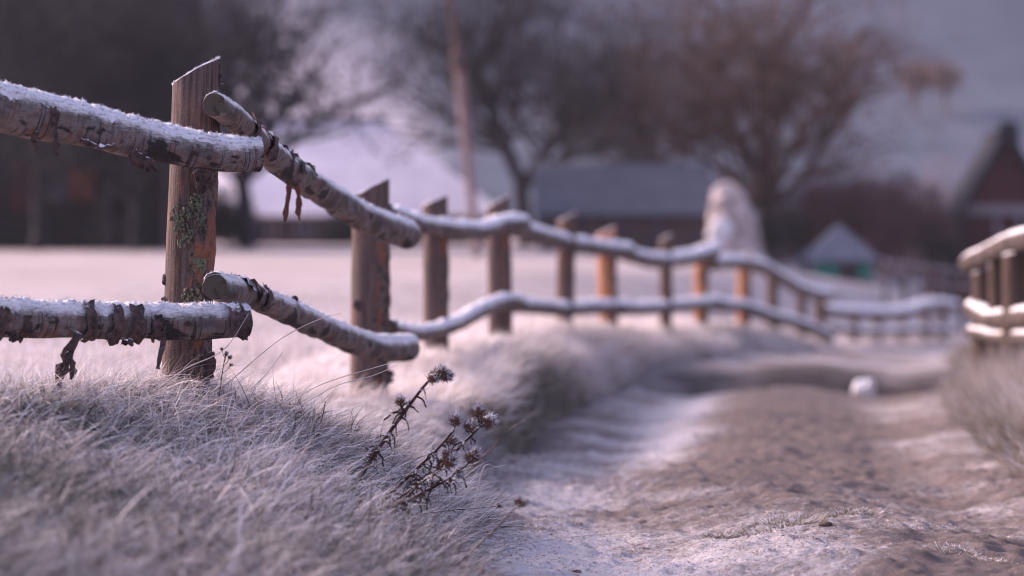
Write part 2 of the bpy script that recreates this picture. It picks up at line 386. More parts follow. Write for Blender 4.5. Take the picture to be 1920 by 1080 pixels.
# hillside closing the valley: pale rimed meadow low down, dark woods above
hx = np.linspace(-420, 420, 90); hy = np.concatenate([np.linspace(150, 420, 60), [480, 560, 700]])
HX, HY = np.meshgrid(hx, hy)
HZ = -3 + 120 * sstep(0, 1, (HY - 165) / 330.0) ** 1.0 * (1 + 0.15 * fnoise(HX, HY, 0.012, 3, 2)) + 3.0 * fnoise(HX, HY, 0.03, 5, 3)
V = np.stack([HX, HY, HZ], -1).reshape(-1, 3); nx, ny = len(hx), len(hy)
I = (np.arange(ny - 1)[:, None] * nx + np.arange(nx - 1)[None]).ravel()
me = quads_mesh('hill', V, np.stack([I, I + 1, I + nx + 1, I + nx], -1))
zone = np.zeros((HX.size, 3)); a = (HX + 24) / 16; bq = (HY - 225) / 40
zone[:, 0] = np.clip(1.1 * np.exp(-(a ** 2 + bq ** 2)), 0, 1).ravel()
attr_vec(me, 'zone', zone)
m, t, b = new_mat('hill'); M['hill'] = m
z = attrib(t, 'zone'); sp = node(t, 'ShaderNodeSeparateXYZ'); t.links.new(z.outputs['Vector'], sp.inputs[0])
n1 = noise(t, 0.12, 5, 0.6); n2 = noise(t, 0.5, 4, 0.7)
wood = mixc(t, mrange(t, n1, 0.35, 0.65), (0.055, 0.067, 0.105), (0.078, 0.088, 0.130))
f = mth(t, 'ADD', sp.outputs[0], mth(t, 'MULTIPLY', mth(t, 'SUBTRACT', n1, 0.5), 0.5))
t.links.new(mixc(t, mrange(t, f, 0.2, 0.8), wood, (0.56, 0.50, 0.56)), b.inputs['Base Color'])
tag(link('hill', me, M['hill']), 'misty wooded hillside closing the valley', kind='structure')

# ------------------------------------------------------------------ log / tube builder with straightened coordinates
def smooth_path(pts, rad, n):
    P = [Vector(p) for p in pts]; out = []; rr = []
    seg = [(P[i + 1] - P[i]).length for i in range(len(P) - 1)]; tot = sum(seg)
    for k in range(n + 1):
        s = tot * k / n; i = 0
        while i < len(seg) - 1 and s > seg[i]: s -= seg[i]; i += 1
        f = min(1, s / max(seg[i], 1e-6))
        p0 = P[max(i - 1, 0)]; p1 = P[i]; p2 = P[i + 1]; p3 = P[min(i + 2, len(P) - 1)]
        q = 0.5 * ((2 * p1) + (p2 - p0) * f + (2 * p0 - 5 * p1 + 4 * p2 - p3) * f * f + (3 * p1 - p0 - 3 * p2 + p3) * f ** 3)
        out.append(q); rr.append(rad[i] * (1 - f) + rad[i + 1] * f)
    return out, rr
def frames(P):
    up0 = Vector((0, 0, 1)); F = []
    for i in range(len(P)):
        tdir = (P[min(i + 1, len(P) - 1)] - P[max(i - 1, 0)]).normalized()
        side = tdir.cross(up0)
        if side.length < 1e-3: side = Vector((1, 0, 0))
        side.normalize(); up = side.cross(tdir).normalized(); F.append((tdir, side, up))
    return F
def tube_mesh(name, P, rad, ns=16, rough=0.0, freq=30, seed=0, cap_dome=0.15, flat_start=True):
    F = frames(P); V = []; RC = []; faces = []; L = 0
    for i, p in enumerate(P):
        if i: L += (P[i] - P[i - 1]).length
        tdir, side, up = F[i]
        for k in range(ns):
            a = 2 * math.pi * k / ns
            n = 0
            if rough:
                n = rough * (0.6 * float(vnoise(L * freq, math.cos(a) * 1.3 + seed, 1, seed)) + 0.4 * float(vnoise(L * freq * 0.3, math.sin(a) * 1.7, 1, seed + 4)))
            r = rad[i] * (1 + n)
            V.append(p + side * (math.cos(a) * r) + up * (math.sin(a) * r)); RC.append((L, math.cos(a) * r, math.sin(a) * r))
    n = len(P)
    for i in range(n - 1):
        for k in range(ns):
            a = i * ns + k; b2 = i * ns + (k + 1) % ns
            faces.append((a, b2, b2 + ns, a + ns))
    c0 = len(V); V.append(P[0] - F[0][0] * rad[0] * cap_dome * (0.1 if flat_start else 1)); RC.append((-0.01, 0, 0))
    c1 = len(V); V.append(P[-1] + F[-1][0] * rad[-1] * cap_dome); RC.append((L + 0.01, 0, 0))
    for k in range(ns):
        faces.append((c0, (k + 1) % ns, k)); faces.append((c1, (n - 1) * ns + k, (n - 1) * ns + (k + 1) % ns))
    me = mesh_py(name, V, faces); attr_vec(me, 'rc', RC)
    return me, ns
def rime_cap(name, P, rad, mat, parent, spread=62, thick=0.010, seed=0, crystals=0, off=0.0):
    """lumpy crust of rime along the top of a log, its lower edge ragged; fine crystals stand on it"""
    F = frames(P); V = []; faces = []; m_ = 9; L = 0
    for i, p in enumerate(P):
        if i: L += (P[i] - P[i - 1]).length
        tdir, side, up = F[i]
        wl = R(spread) * (1 + 0.30 * float(vnoise(L * 22, 0, 1, seed)) + 0.18 * float(vnoise(L * 70, 0, 1, seed + 2)))
        wr = R(spread) * (1 + 0.30 * float(vnoise(L * 22, 9, 1, seed)) + 0.18 * float(vnoise(L * 70, 9, 1, seed + 2)))
        gap = 1.0 if vnoise(L * 12, 5, 1, seed + 7) > -0.62 else 0.12
        for k in range(m_):
            s = k / (m_ - 1) * 2 - 1; a = math.pi / 2 - s * (wr if s > 0 else wl)
            th = thick * gap * (1 - s * s) * (0.75 + 0.6 * float(vnoise(L * 55, s * 2, 1, seed + 3)) + 0.5 * float(vnoise(L * 160, s * 5, 1, seed + 5))) - 0.0025 * (abs(s) ** 3) - 0.001
            r = rad[i] + off + th
            V.append(p + side * (math.cos(a) * r) + up * (math.sin(a) * r))
    n = len(P)
    for i in range(n - 1):
        for k in range(m_ - 1):
            a = i * m_ + k; faces.append((a, a + m_, a + m_ + 1, a + 1))
    base = len(V)
    rr = random.Random(seed)
    for c in range(crystals):
        i = rr.randrange(1, n - 1); k = rr.randrange(1, m_ - 1); q = V[i * m_ + k]
        tdir, side, up = F[i]; f = rr.random(); q = q.lerp(V[(i + 1) * m_ + k], f)
        nrm = (q - P[i]).normalized(); d = (nrm + Vector((rr.gauss(0, .5), rr.gauss(0, .5), rr.gauss(0, .5)))).normalized()
        h = rr.uniform(0.003, 0.009); w = rr.uniform(0.0012, 0.0026); o = d.cross(tdir).normalized() * w; o2 = d.cross(o).normalized() * w
        j = len(V); V += [q - o - d * 0.003, q + o - d * 0.003, q + o2 - d * 0.003, q + d * h]
        faces += [(j, j + 1, j + 3), (j + 1, j + 2, j + 3), (j + 2, j, j + 3)]
    return link(name, mesh_py(name, V, faces), mat, parent)
def flake_part(name, pts, width, mat, parent, seed=0, thick=0.0025):
    """a torn strip of bark: a bent plate with ragged edges and real thickness"""
    rr = random.Random(seed); P, w = smooth_path(pts, [width] * len(pts), 9); V = []; faces = []
    for i, p in enumerate(P):
        tdir = (P[min(i + 1, len(P) - 1)] - P[max(i - 1, 0)]).normalized(); yaw = rr.uniform(-.3, .3)
        side = Vector((math.cos(yaw), math.sin(yaw), 0)); side = (side - tdir * side.dot(tdir)).normalized(); nn = side.cross(tdir).normalized()
        tp = (0.55 + 0.75 * rr.random()) * (1.0 if i < len(P) - 2 else 0.5)
        a = p - side * width * 0.5 * tp; b2 = p + side * width * 0.5 * tp * rr.uniform(.7, 1.2); mid = p + nn * width * 0.22
        V += [a + nn * thick, mid + nn * thick, b2 + nn * thick, a - nn * thick, mid - nn * thick, b2 - nn * thick]
    for i in range(len(P) - 1):
        o = i * 6; q = o + 6
        faces += [(o, o + 1, q + 1, q), (o + 1, o + 2, q + 2, q + 1), (o + 4, o + 3, q + 3, q + 4), (o + 5, o + 4, q + 4, q + 5), (o + 3, o, q, q + 3), (o + 2, o + 5, q + 5, q + 2)]
    e = (len(P) - 1) * 6; faces += [(0, 3, 4, 1), (1, 4, 5, 2), (e, e + 1, e + 4, e + 3), (e + 1, e + 2, e + 5, e + 4)]
    return link(name, mesh_py(name, V, faces), mat, parent)

def post_mesh(base, top_lo, lean, r0, r1, slant, seed, bark_from=-0.75, bark_to=1.3, ns=24, nz=34):
    """squared-off round timber: bare on one side, bark on the other, top sawn on a slope that rises to the right"""
    V = []; RC = []; BK = []; faces = []
    H = top_lo - base.z
    for i in range(nz + 1):
        f = i / nz; zz = base.z - 0.25 + (H + 0.25) * f; c = Vector((base.x + lean * (zz - base.z) / H, base.y, zz)); r = r0 * (1 - f) + r1 * f
        for k in range(ns):
            a = 2 * math.pi * k / ns; x, y = math.cos(a), math.sin(a)
            wob = 0.035 * float(vnoise(zz * 3, math.cos(a) + 2, 1, seed)) + 0.02 * float(vnoise(zz * 9, math.sin(a) * 2 + 5, 1, seed + 1))
            ang = math.atan2(y, x)                       # bark side faces right/front
            edge = 0.25 * float(vnoise(zz * 7, 3, 1, seed + 3)) + 0.15 * float(vnoise(zz * 22, 3, 1, seed + 4))
            bk = 1.0 if (bark_from + edge - 0.5 < ang < bark_to + edge) and (zz - base.z) < H * (0.80 + 0.08 * float(vnoise(a * 3, 1, 1, seed + 6))) else 0.0
            rr_ = r * (1 + wob) + (0.006 + 0.006 * float(vnoise(zz * 40, a * 5, 1, seed + 8)) if bk else 0)
            # slightly flattened front as a hewn timber
            yy = y * rr_ * 0.92
            zt = zz + (slant * (x * 0.5 + 0.5) * f ** 6)
            V.append((c.x + x * rr_, c.y + yy, zt)); RC.append((x * rr_, yy, zz)); BK.append((bk, 0, 0))
    for i in range(nz):
        for k in range(ns):
            a = i * ns + k; b2 = i * ns + (k + 1) % ns; faces.append((a, b2, b2 + ns, a + ns))
    tb = len(V)
    for k in range(ns): V.append(V[nz * ns + k]); RC.append(RC[nz * ns + k]); BK.append((0, 0, 0))
    faces.append(tuple(tb + k for k in range(ns)))
    me = mesh_py('post', V, faces); me.polygons[len(faces) - 1].use_smooth = False
    attr_vec(me, 'rc', RC); attr_vec(me, 'bark', BK)
    top = [Vector(V[nz * ns + k]) for k in range(ns)]
    return me, top
def post_rime(top, parent, seed=0, crystals=60):
    """rime lying on the sawn top and along its upper edge"""
    c = sum(top, Vector()) / len(top); V = []; faces = []; n = len(top); rr = random.Random(seed)
    for s, h in ((1.006, -0.002), (1.008, 0.001), (0.9, 0.002), (0.45, 0.002)):
        for p in top: V.append(c + (p - c) * s + Vector((0, 0, h + rr.uniform(-.0015, .002))))
    for j in range(3):
        for k in range(n): faces.append((j * n + k, j * n + (k + 1) % n, (j + 1) * n + (k + 1) % n, (j + 1) * n + k))
    faces.append(tuple(3 * n + k for k in range(n)))
    for q in range(crystals):
        k = rr.randrange(n); p = V[n + k].lerp(V[n + (k + 1) % n], rr.random()); d = Vector((rr.gauss(0, .5), rr.gauss(0, .5), 1)).normalized(); h = rr.uniform(.003, .008)
        o = d.cross(Vector((1, 0, 0))).normalized() * .0016; j = len(V)
        V += [p - o, p + o, p + d.cross(o), p + d * h]; faces += [(j, j + 1, j + 3), (j + 1, j + 2, j + 3), (j + 2, j, j + 3)]
    return link('rime', mesh_py('rime', V, faces), M['rime'], parent)

# ------------------------------------------------------------------ the roadside fence
fence = empty('log_fence', (_pt[0].x, _pt[0].y, _pt[0].z))
tag(fence, 'long birch log fence with slanting sawn posts winding along the left of the track', 'fence')
def under(o, root):
    o.parent = root; o.matrix_parent_inverse = Matrix.Translation(-Vector(root.location)); return o
fence_bits = []
# post: index -> (top row left, top row right, half width px, lean px, material)
PT = [(160, 110, 44, 24, 'post'), (370, 334, 35, 6, 'post'), (385, 366, 23, -2, 'post'), (388, 366, 22, -4, 'post'), (416, 398, 17, 5, 'post_dark'), (440, 424, 18, -4, 'post_orange'),
      (450, 438, 12, 0, 'post_dark'), (464, 455, 14, 2, 'post_orange'), (482, 473, 13, 2, 'post_orange'), (506, 497, 11, 0, 'post_dark'), (545, 537, 9, 0, 'post_dark'), (552, 545, 10, -2, 'post_dark'),
      (590, 583, 8, 0, 'post_dark'), (588, 581, 8, 0, 'post_dark'), (584, 577, 7, 0, 'post_dark'), (574, 568, 8, 0, 'post_dark'), (572, 566, 8, 0, 'post_dark')]
for i, (tl, tr, hw, lean, mt) in enumerate(PT):
    Y = FY[i + 3]; base = Vector(_pt[i]); base.z = float(terrain(base.x, base.y)) - 0.01
    lo = at(_px[i], tl, Y).z; hi = at(_px[i], tr, Y).z; r = hw / FPX * Y
    me, top = post_mesh(base, lo, lean / FPX * Y, r * 0.98, r, hi - lo, 10 + i, nz=44 if i < 2 else 18, ns=28 if i < 2 else 14)
    o = link('post', me, M[mt]); under(o, fence)
    o2 = post_rime(top, o, i, 90 if i == 0 else 25)
    if i == 0: post0 = o
    if i == 1: post1 = o

def d_of_px(px):   # distance of the fence line under a photo column
    xs = np.array(_px, float); return float(np.interp(px, xs, FY[3:20]))
def make_rail(cols, root, *a_, bark=None, **k_):
    o, P, rr = make_rail_(cols, root, *a_, **k_)
    if bark: o.data.materials[0] = bark
    return o, P, rr
def make_rail_(cols, root, ns=18, nper=60, seed=0, crystals=0, rough=0.07, cap=62, thick=0.011, off=-0.11, depth=None):
    pts = []; rad = []
    for c in cols:
        px, py, hw = c[:3]; Y = c[3] if len(c) > 3 else d_of_px(px) + off
        pts.append(at(px, py, Y)); rad.append(hw / FPX * Y)
    Ltot = sum((pts[i + 1] - pts[i]).length for i in range(len(pts) - 1))
    n = max(12, int(Ltot * nper)); P, rr = smooth_path(pts, rad, n)
    P = [P[0], P[0].lerp(P[1], .15)] + P[1:-1] + [P[-1].lerp(P[-2], .15), P[-1]]; rr = [rr[0] * .96, rr[0]] + rr[1:-1] + [rr[-1], rr[-1] * .96]
    me, k = tube_mesh('rail', P, rr, ns, rough, 14, seed)
    o = link('rail', me, M['birch']); me.materials.append(M['end_grain'])
    nf = len(me.polygons); ec = [0] * nf
    for q in range(nf - 2 * ns, nf): ec[q] = 1
    me.polygons.foreach_set('material_index', ec); me.polygons.foreach_set('use_smooth', [not v for v in ec])
    under(o, root)
    rime_cap('rime', P, rr, M['rime'], o, cap, thick, seed, crystals)
    return o, P, rr
# near bays (photo column, row of the log's middle, half thickness, distance)
R1, P1, r1 = make_rail([(-170, 160, 46, 5.62), (-20, 197, 44, 5.98), (110, 225, 41, 6.14), (250, 258, 37, 6.26), (390, 286, 33, 6.33), (486, 292, 30, 6.39)], fence, 26, 130, 1, 2600, 0.15, 62, 0.008)
R2, P2, r2 = make_rail([(401, 196, 22, 6.33), (450, 232, 23, 6.62), (520, 302, 25, 7.15), (600, 358, 26, 7.75), (690, 412, 26, 8.5), (765, 440, 27, 9.15)], fence, 22, 90, 2, 1300, 0.16, 48, 0.007)
R3, P3, r3 = make_rail([(-170, 588, 40, 5.62), (-20, 596, 37, 5.98), (110, 600, 35, 6.14), (250, 603, 33, 6.26), (390, 604, 31, 6.33), (464, 602, 29, 6.38)], fence, 26, 130, 3, 2600, 0.15, 64, 0.008)
R4, P4, r4 = make_rail([(402, 538, 25, 6.33), (470, 556, 23, 6.75), (540, 585, 23, 7.25), (620, 622, 23, 7.9), (700, 652, 24, 8.6), (765, 652, 24, 9.1)], fence, 22, 90, 4, 1200, 0.14, 58, 0.008)
# further bays
make_rail([(722, 396, 14, 9.55), (760, 412, 15, 10.3), (800, 424, 15, 11.3), (860, 431, 15, 12.3), (905, 432, 15, 13.3), (945, 420, 16, 14.2), (980, 420, 16, 14.7)], fence, 14, 26, 5, 200, 0.15, 66, 0.014)
make_rail([(950, 424, 16, 14.6), (1000, 438, 15, 16.0), (1060, 455, 15, 17.9), (1115, 464, 15, 19.8), (1160, 470, 15, 20.9), (1180, 472, 15, 21.2)], fence, 12, 22, 6, 0, 0.15, 66, 0.016)
make_rail([(1150, 466, 15, 20.9), (1190, 482, 14, 22.0), (1235, 489, 14, 23.2), (1290, 484, 14, 25.2), (1340, 470, 14, 27)], fence, 12, 20, 7, 0, 0.15, 66, 0.018)
make_rail([(1335, 494, 13, 26.9), (1380, 492, 13, 28.6), (1425, 500, 13, 30.5), (1465, 522, 12, 32.6), (1505, 544, 12, 34.6), (1555, 556, 12, 38)], fence, 10, 16, 8, 0, 0.15, 66, 0.02)
make_rail([(1548, 583, 11, 39), (1600, 586, 11, 41.8), (1650, 588, 11, 46), (1700, 583, 11, 50.5), (1745, 571, 11, 54.5), (1790, 574, 11, 60)], fence, 10, 10, 9, 0, 0.08, 75, 0.025)
make_rail([(735, 616, 12, 9.6), (790, 626, 13, 11.0), (850, 610, 14, 12.3), (900, 583, 14, 13.3), (945, 567, 15, 14.3), (975, 568, 14, 14.9)], fence, 14, 26, 10, 200, 0.15, 66, 0.014)
make_rail([(950, 572, 14, 14.5), (1010, 576, 13, 16.5), (1060, 580, 13, 17.9), (1120, 576, 13, 20.0), (1180, 577, 13, 21.3)], fence, 12, 22, 11, 0, 0.15, 66, 0.016)
make_rail([(1165, 580, 12, 20.9), (1230, 577, 12, 23.0), (1290, 572, 12, 25.3), (1345, 566, 12, 27)], fence, 12, 20, 12, 0, 0.15, 66, 0.018)
make_rail([(1330, 570, 12, 26.7), (1395, 576, 12, 29), (1440, 592, 12, 31.2), (1495, 606, 11, 34), (1555, 632, 11, 38.2)], fence, 10, 16, 13, 0, 0.15, 66, 0.02)
make_rail([(1560, 615, 8, 39.5), (1640, 622, 8, 45), (1720, 618, 8, 52.5), (1785, 620, 8, 60)], fence, 10, 10, 14, 0, 0.15, 66, 0.02)

def hang(rail, pts, Y, wpx, mat='flake', seed=0):
    flake_part('bark_flake', [at(x, y, Y) for x, y in pts], wpx / FPX * Y, M[mat], rail, seed)
hang(R1, [(100, 200), (103, 240), (106, 268), (107, 292)], 6.06, 11, 'flake', 1)
hang(R1, [(70, 246), (62, 262), (70, 276), (66, 284)], 6.05, 10, 'flake', 2)
hang(R1, [(248, 285), (262, 302), (276, 308), (292, 322)], 6.20, 24, 'flake', 3)
hang(R1, [(150, 262), (175, 272), (205, 276), (215, 270)], 6.13, 13, 'flake', 4)
hang(R1, [(455, 320), (454, 332), (453, 345)], 6.36, 5, 'flake', 5)
hang(R2, [(543, 335), (541, 365), (537, 390), (534, 416)], 7.2, 11, 'flake_red', 6)
hang(R2, [(556, 345), (561, 372), (559, 395), (562, 412)], 7.3, 11, 'flake_red', 7)
hang(R3, [(150, 625), (137, 645), (128, 660), (124, 682), (112, 700), (110, 728)], 6.12, 24, 'flake', 8)
hang(R3, [(124, 660), (135, 678), (136, 700), (132, 712)], 6.11, 14, 'flake', 9)
hang(R3, [(20, 620), (24, 630), (30, 640)], 5.97, 24, 'flake', 10)
hang(R3, [(58, 618), (62, 626), (64, 634)], 6.02, 16, 'flake', 11)
hang(R3, [(200, 628), (207, 636), (212, 645)], 6.17, 14, 'flake', 12)
hang(R3, [(228, 640), (240, 643), (250, 638)], 6.20, 14, 'flake', 13)
hang(R3, [(305, 612), (306, 640), (300, 668), (296, 692)], 6.25, 13, 'flake', 14)
hang(R3, [(440, 622), (452, 632), (462, 634), (460, 624)], 6.36, 9, 'flake', 15)
hang(R2, [(470, 262), (482, 268), (492, 276)], 6.72, 12, 'flake', 16)
# strips of dark bark still wrapped round the logs: (rail points, where, angle span)
def bark_band(rail, P, rr, s0, s1, a0, a1, seed):
    n = len(P); i0 = int(s0 * (n - 1)); i1 = max(i0 + 3, int(s1 * (n - 1))); F = frames(P); V = []; faces = []; m_ = 8; q = random.Random(seed)
    for i in range(i0, i1 + 1):
        for k in range(m_ + 1):
            a = R(a0 + (a1 - a0) * k / m_) + 0.08 * q.uniform(-1, 1); lift = 0.004 + 0.005 * q.random() + (0.010 * q.random() if k in (0, m_) or i in (i0, i1) else 0)
            V.append(P[min(i, n - 1)] + F[min(i, n - 1)][1] * math.cos(a) * (rr[i] + lift) + F[i][2] * math.sin(a) * (rr[i] + lift) + F[i][0] * q.uniform(-.004, .004))
    for i in range(i1 - i0):
        for k in range(m_):
            a = i * (m_ + 1) + k; faces.append((a, a + 1, a + m_ + 2, a + m_ + 1))
    link('bark_strip', mesh_py('bark_strip', V, faces), M['flake'], rail)
# side points to the right of the log's direction = towards the camera (angle 0 = camera side, 90 = up)
for (s0, s1, a0, a1, sd_) in ((.30, .345, -60, 25, 1), (.585, .61, -70, 62, 2), (.655, .68, -80, 55, 3), (.70, .735, -80, 50, 4), (.755, .775, -60, 20, 5), (.925, .965, -40, 75, 6), (.40, .42, -70, 10, 7), (.965, .985, -70, 40, 8)):
    bark_band(R3, P3, r3, s0, s1, a0, a1, sd_)
for (s0, s1, a0, a1, sd_) in ((.20, .225, -60, 80, 11), (.29, .30, 0, 85, 12), (.345, .36, -10, 90, 13), (.40, .415, 10, 95, 14), (.12, .14, -30, 60, 15)):
    bark_band(R2, P2, r2, s0, s1, a0, a1, sd_)
for (s0, s1, a0, a1, sd_) in ((.10, .12, 10, 100, 21), (.135, .15, -40, 90, 22), (.17, .185, -60, 60, 23), (.33, .34, 40, 95, 24)):
    bark_band(R4, P4, r4, s0, s1, a0, a1, sd_)
# lichen and knots on the nearest post
def blob_mesh(name, c, rx, rz, seed, n=26, size=0.0052, nrm=Vector((0.25, -1, 0))):
    q = random.Random(seed); bm = bmesh.new()
    for k in range(n):
        a = q.uniform(0, 6.283); rr_ = math.sqrt(q.random()); p = c + Vector((math.cos(a) * rx * rr_, 0, math.sin(a) * rz * rr_)); p.y += 0.25 * abs(p.x - c.x) ** 2 / 0.05
        bmesh.ops.create_icosphere(bm, subdivisions=1, radius=size * q.uniform(.45, 1.1), matrix=Matrix.Translation(p) @ Matrix.Rotation(q.uniform(0, 3), 4, 'Z') @ Matrix.Diagonal((q.uniform(.8, 1.5), .5, q.uniform(.8, 1.5), 1)))
    me = bpy.data.meshes.new(name); bm.to_mesh(me); bm.free(); return me
for k, (px, py, rx, rz, n) in enumerate(((344, 407, 20, 26, 80), (372, 378, 12, 14, 50), (377, 410, 13, 15, 28), (360, 440, 10, 12, 22), (380, 497, 12, 15, 55), (365, 553, 18, 16, 50), (338, 425, 8, 14, 20), (350, 455, 10, 8, 14))):
    c = at(px, py, 6.5); xoff = (c.x - (_pt[0].x + 0.020)); c.y = 6.5 - math.sqrt(max(0.0006, 0.064 ** 2 - xoff ** 2)) * 0.93 - 0.008
    link('lichen', blob_mesh('lichen', c, rx / FPX * 6.5, rz / FPX * 6.5, 40 + k, n), M['lichen'], post0)
def knot(px, py, Y, r, parent, mat, dx=0, dy=-0.06):
    c = at(px, py, Y); c.y += dy; bm = bmesh.new()
    bmesh.ops.create_icosphere(bm, subdivisions=2, radius=r, matrix=Matrix.Translation(c) @ Matrix.Diagonal((.8, .5, 1.4, 1)))
    for v in bm.verts: v.co += Vector((0.2, 0.2, 0.2)) * r * random.uniform(-1, 1)
    me = bpy.data.meshes.new('knot'); bm.to_mesh(me); bm.free(); link('knot', me, mat, parent)
knot(376, 336, 6.5, 0.022, post0, M['flake']); knot(312, 566, 6.5, 0.012, post0, M['flake'], dy=-0.045); knot(311, 523, 6.5, 0.011, post0, M['flake'], dy=-0.02)
knot(672, 570, 9.4, 0.018, post1, M['flake'])
flake_part('bark_flake', [at(410, 118, 6.5) , at(413, 140, 6.5), at(411, 160, 6.5), at(420, 158, 6.5)], 0.010, M['flake'], post0, 61)
flake_part('bark_flake', [at(392, 660, 6.46), at(396, 690, 6.46), at(388, 715, 6.46)], 0.030, M['flake'], post0, 62)
flake_part('bark_flake', [at(718, 690, 9.34), at(726, 705, 9.34), at(722, 724, 9.34)], 0.045, M['flake'], post1, 63)

M['iron'] = simple('rusty_iron', (0.09, 0.045, 0.032), (0.03, 0.022, 0.022), 200, rough=0.6)
for rail, px, py, Y, hw in ((R1, 366, 287, 6.31, 33), (R3, 352, 606, 6.31, 31), (R2, 712, 424, 8.72, 26), (R4, 716, 656, 8.74, 24), (R1, 392, 296, 6.33, 33)):
    c = at(px, py, Y - hw / FPX * Y - .004); bm = bmesh.new()
    bmesh.ops.create_cone(bm, cap_ends=True, segments=10, radius1=.0075, radius2=.006, depth=.012, matrix=Matrix.Translation(c) @ Matrix.Rotation(R(90), 4, 'X'))
    me = bpy.data.meshes.new('nail'); bm.to_mesh(me); bm.free(); link('nail', me, M['iron'], rail)

# ------------------------------------------------------------------ the fence on the right bank
rf = empty('log_fence', at(1840, 640, 15.7)); tag(rf, 'short dark log fence with thick frosted rails on the right bank', 'fence')
for k, (px, Y, top, hw, lean) in enumerate(((1848, 15.8, 500, 26, 0), (1872, 15.3, 484, 20, 4), (1908, 14.4, 466, 29, -4), (1962, 13.4, 430, 28, 0), (2060, 12.2, 410, 24, 0))):
    b0 = at(px, 650, Y); b0.z = float(terrain(b0.x, b0.y)) - 0.02
    me, tp = post_mesh(b0, max(at(px, top + 12, Y).z, b0.z + 0.3), 0, hw / FPX * Y, hw / FPX * Y * 1.02, 0.05, 80 + k, ns=14, nz=16)
    o = under(link('post', me, M['log_old']), rf); post_rime(tp, o, k, 12)
make_rail([(1818, 493, 20, 16.0), (1850, 480, 21, 15.5), (1890, 460, 22, 14.7), (1930, 448, 23, 14.0), (2120, 415, 26, 11.6)], rf, 14, 26, 31, 200, 0.1, 32, 0.006, bark=M['old_rail'])
make_rail([(1822, 578, 18, 15.9), (1845, 592, 20, 15.6), (1868, 603, 20, 15.2)], rf, 14, 30, 32, 120, 0.12, 32, 0.006, bark=M['old_rail'])
make_rail([(1868, 600, 20, 15.0), (1910, 596, 21, 14.3), (1950, 592, 22, 13.6), (2120, 590, 24, 11.6)], rf, 14, 26, 33, 120, 0.12, 32, 0.006, bark=M['old_rail'])
make_rail([(1820, 622, 12, 15.95), (1870, 632, 13, 15.0), (1930, 634, 14, 13.9), (2100, 650, 16, 11.7)], rf, 12, 20, 34, 0, 0.15, 30, 0.006, bark=M['old_rail'])

# ------------------------------------------------------------------ buildings and other things across the meadow
def box(name, parent, mat, x0, x1, y0, y1, z0, z1, rot=None):
    V = [(x, y, z) for z in (z0, z1) for y in (y0, y1) for x in (x0, x1)]
    F_ = [(0, 2, 3, 1), (4, 5, 7, 6), (0, 1, 5, 4), (2, 6, 7, 3), (0, 4, 6, 2), (1, 3, 7, 5)]
    return link(name, mesh_py(name, V, F_, False), mat, parent)
def slab(name, parent, mat, pts, th):
    """closed slab from a quad/triangle outline and its thickness downwards along its normal"""
    P = [Vector(p) for p in pts]; n = (P[1] - P[0]).cross(P[-1] - P[0]).normalized() * th; k = len(P)
    V = P + [p - n for p in P]; F_ = [tuple(range(k)), tuple(range(2 * k - 1, k - 1, -1))] + [(i, i + k, (i + 1) % k + k, (i + 1) % k) for i in range(k)]
    return link(name, mesh_py(name, V, F_, False), mat, parent)
M['log_dark'] = simple('dark_logs', (0.032, 0.024, 0.028), (0.015, 0.012, 0.016), 3)
M['shingle_dark'] = simple('dark_shingles', (0.028, 0.026, 0.037), (0.017, 0.016, 0.024), 2)
M['brick_orange'] = simple('orange_board', (0.20, 0.065, 0.038), (0.12, 0.045, 0.03), 3)
M['pane'] = simple('window_pane', (0.05, 0.05, 0.07), (0.03, 0.03, 0.045), 2, rough=0.15, bmp=0)
M['snow_roof'] = simple('rimed_roof', (0.76, 0.68, 0.74), (0.60, 0.53, 0.61), 0.8)
M['wall_dark'] = simple('dark_boards', (0.10, 0.065, 0.075), (0.045, 0.036, 0.05), 2)
M['roof_grey'] = simple('grey_roof', (0.105, 0.108, 0.142), (0.075, 0.078, 0.108), 1.5)
M['wall_brown'] = simple('brown_boards', (0.11, 0.065, 0.06), (0.06, 0.04, 0.042), 2)
M['red_board'] = simple('red_boards', (0.085, 0.020, 0.027), (0.05, 0.014, 0.021), 2)
M['black_roof'] = simple('black_roof', (0.022, 0.020, 0.032), (0.015, 0.014, 0.024), 2)
M['pale_trim'] = simple('pale_trim', (0.28, 0.235, 0.255), (0.20, 0.165, 0.19), 3)
M['green_board'] = simple('green_boards', (0.035, 0.22, 0.17), (0.03, 0.15, 0.12), 3)
M['well_roof'] = simple('grey_rimed_tiles', (0.13, 0.135, 0.18), (0.09, 0.095, 0.135), 2)
M['hay'] = simple('pale_hay', (0.60, 0.51, 0.50), (0.24, 0.19, 0.195), 3.2)
M['pole'] = simple('pole_wood', (0.27, 0.19, 0.19), (0.18, 0.12, 0.125), 5)
M['twig'] = simple('dark_twigs', (0.034, 0.028, 0.038), (0.020, 0.017, 0.025), 2, bmp=0)
M['twig_brown'] = simple('brown_twigs', (0.125, 0.066, 0.052), (0.055, 0.036, 0.036), 1.2, bmp=0)
M['twig_red'] = simple('red_twigs', (0.16, 0.060, 0.075), (0.08, 0.045, 0.055), 1.2, bmp=0)
M['twig_pale'] = simple('rimed_twigs', (0.36, 0.27, 0.30), (0.20, 0.15, 0.18), 1.5, bmp=0)
M['leaf_brown'] = simple('brown_leaves', (0.26, 0.105, 0.055), (0.13, 0.055, 0.04), 1, bmp=0)
M['leaf_orange'] = simple('orange_leaves', (0.72, 0.42, 0.35), (0.55, 0.31, 0.26), 1, bmp=0)
M['forest'] = simple('wood_far', (0.17, 0.18, 0.24), (0.14, 0.15, 0.20), 0.3, bmp=0)

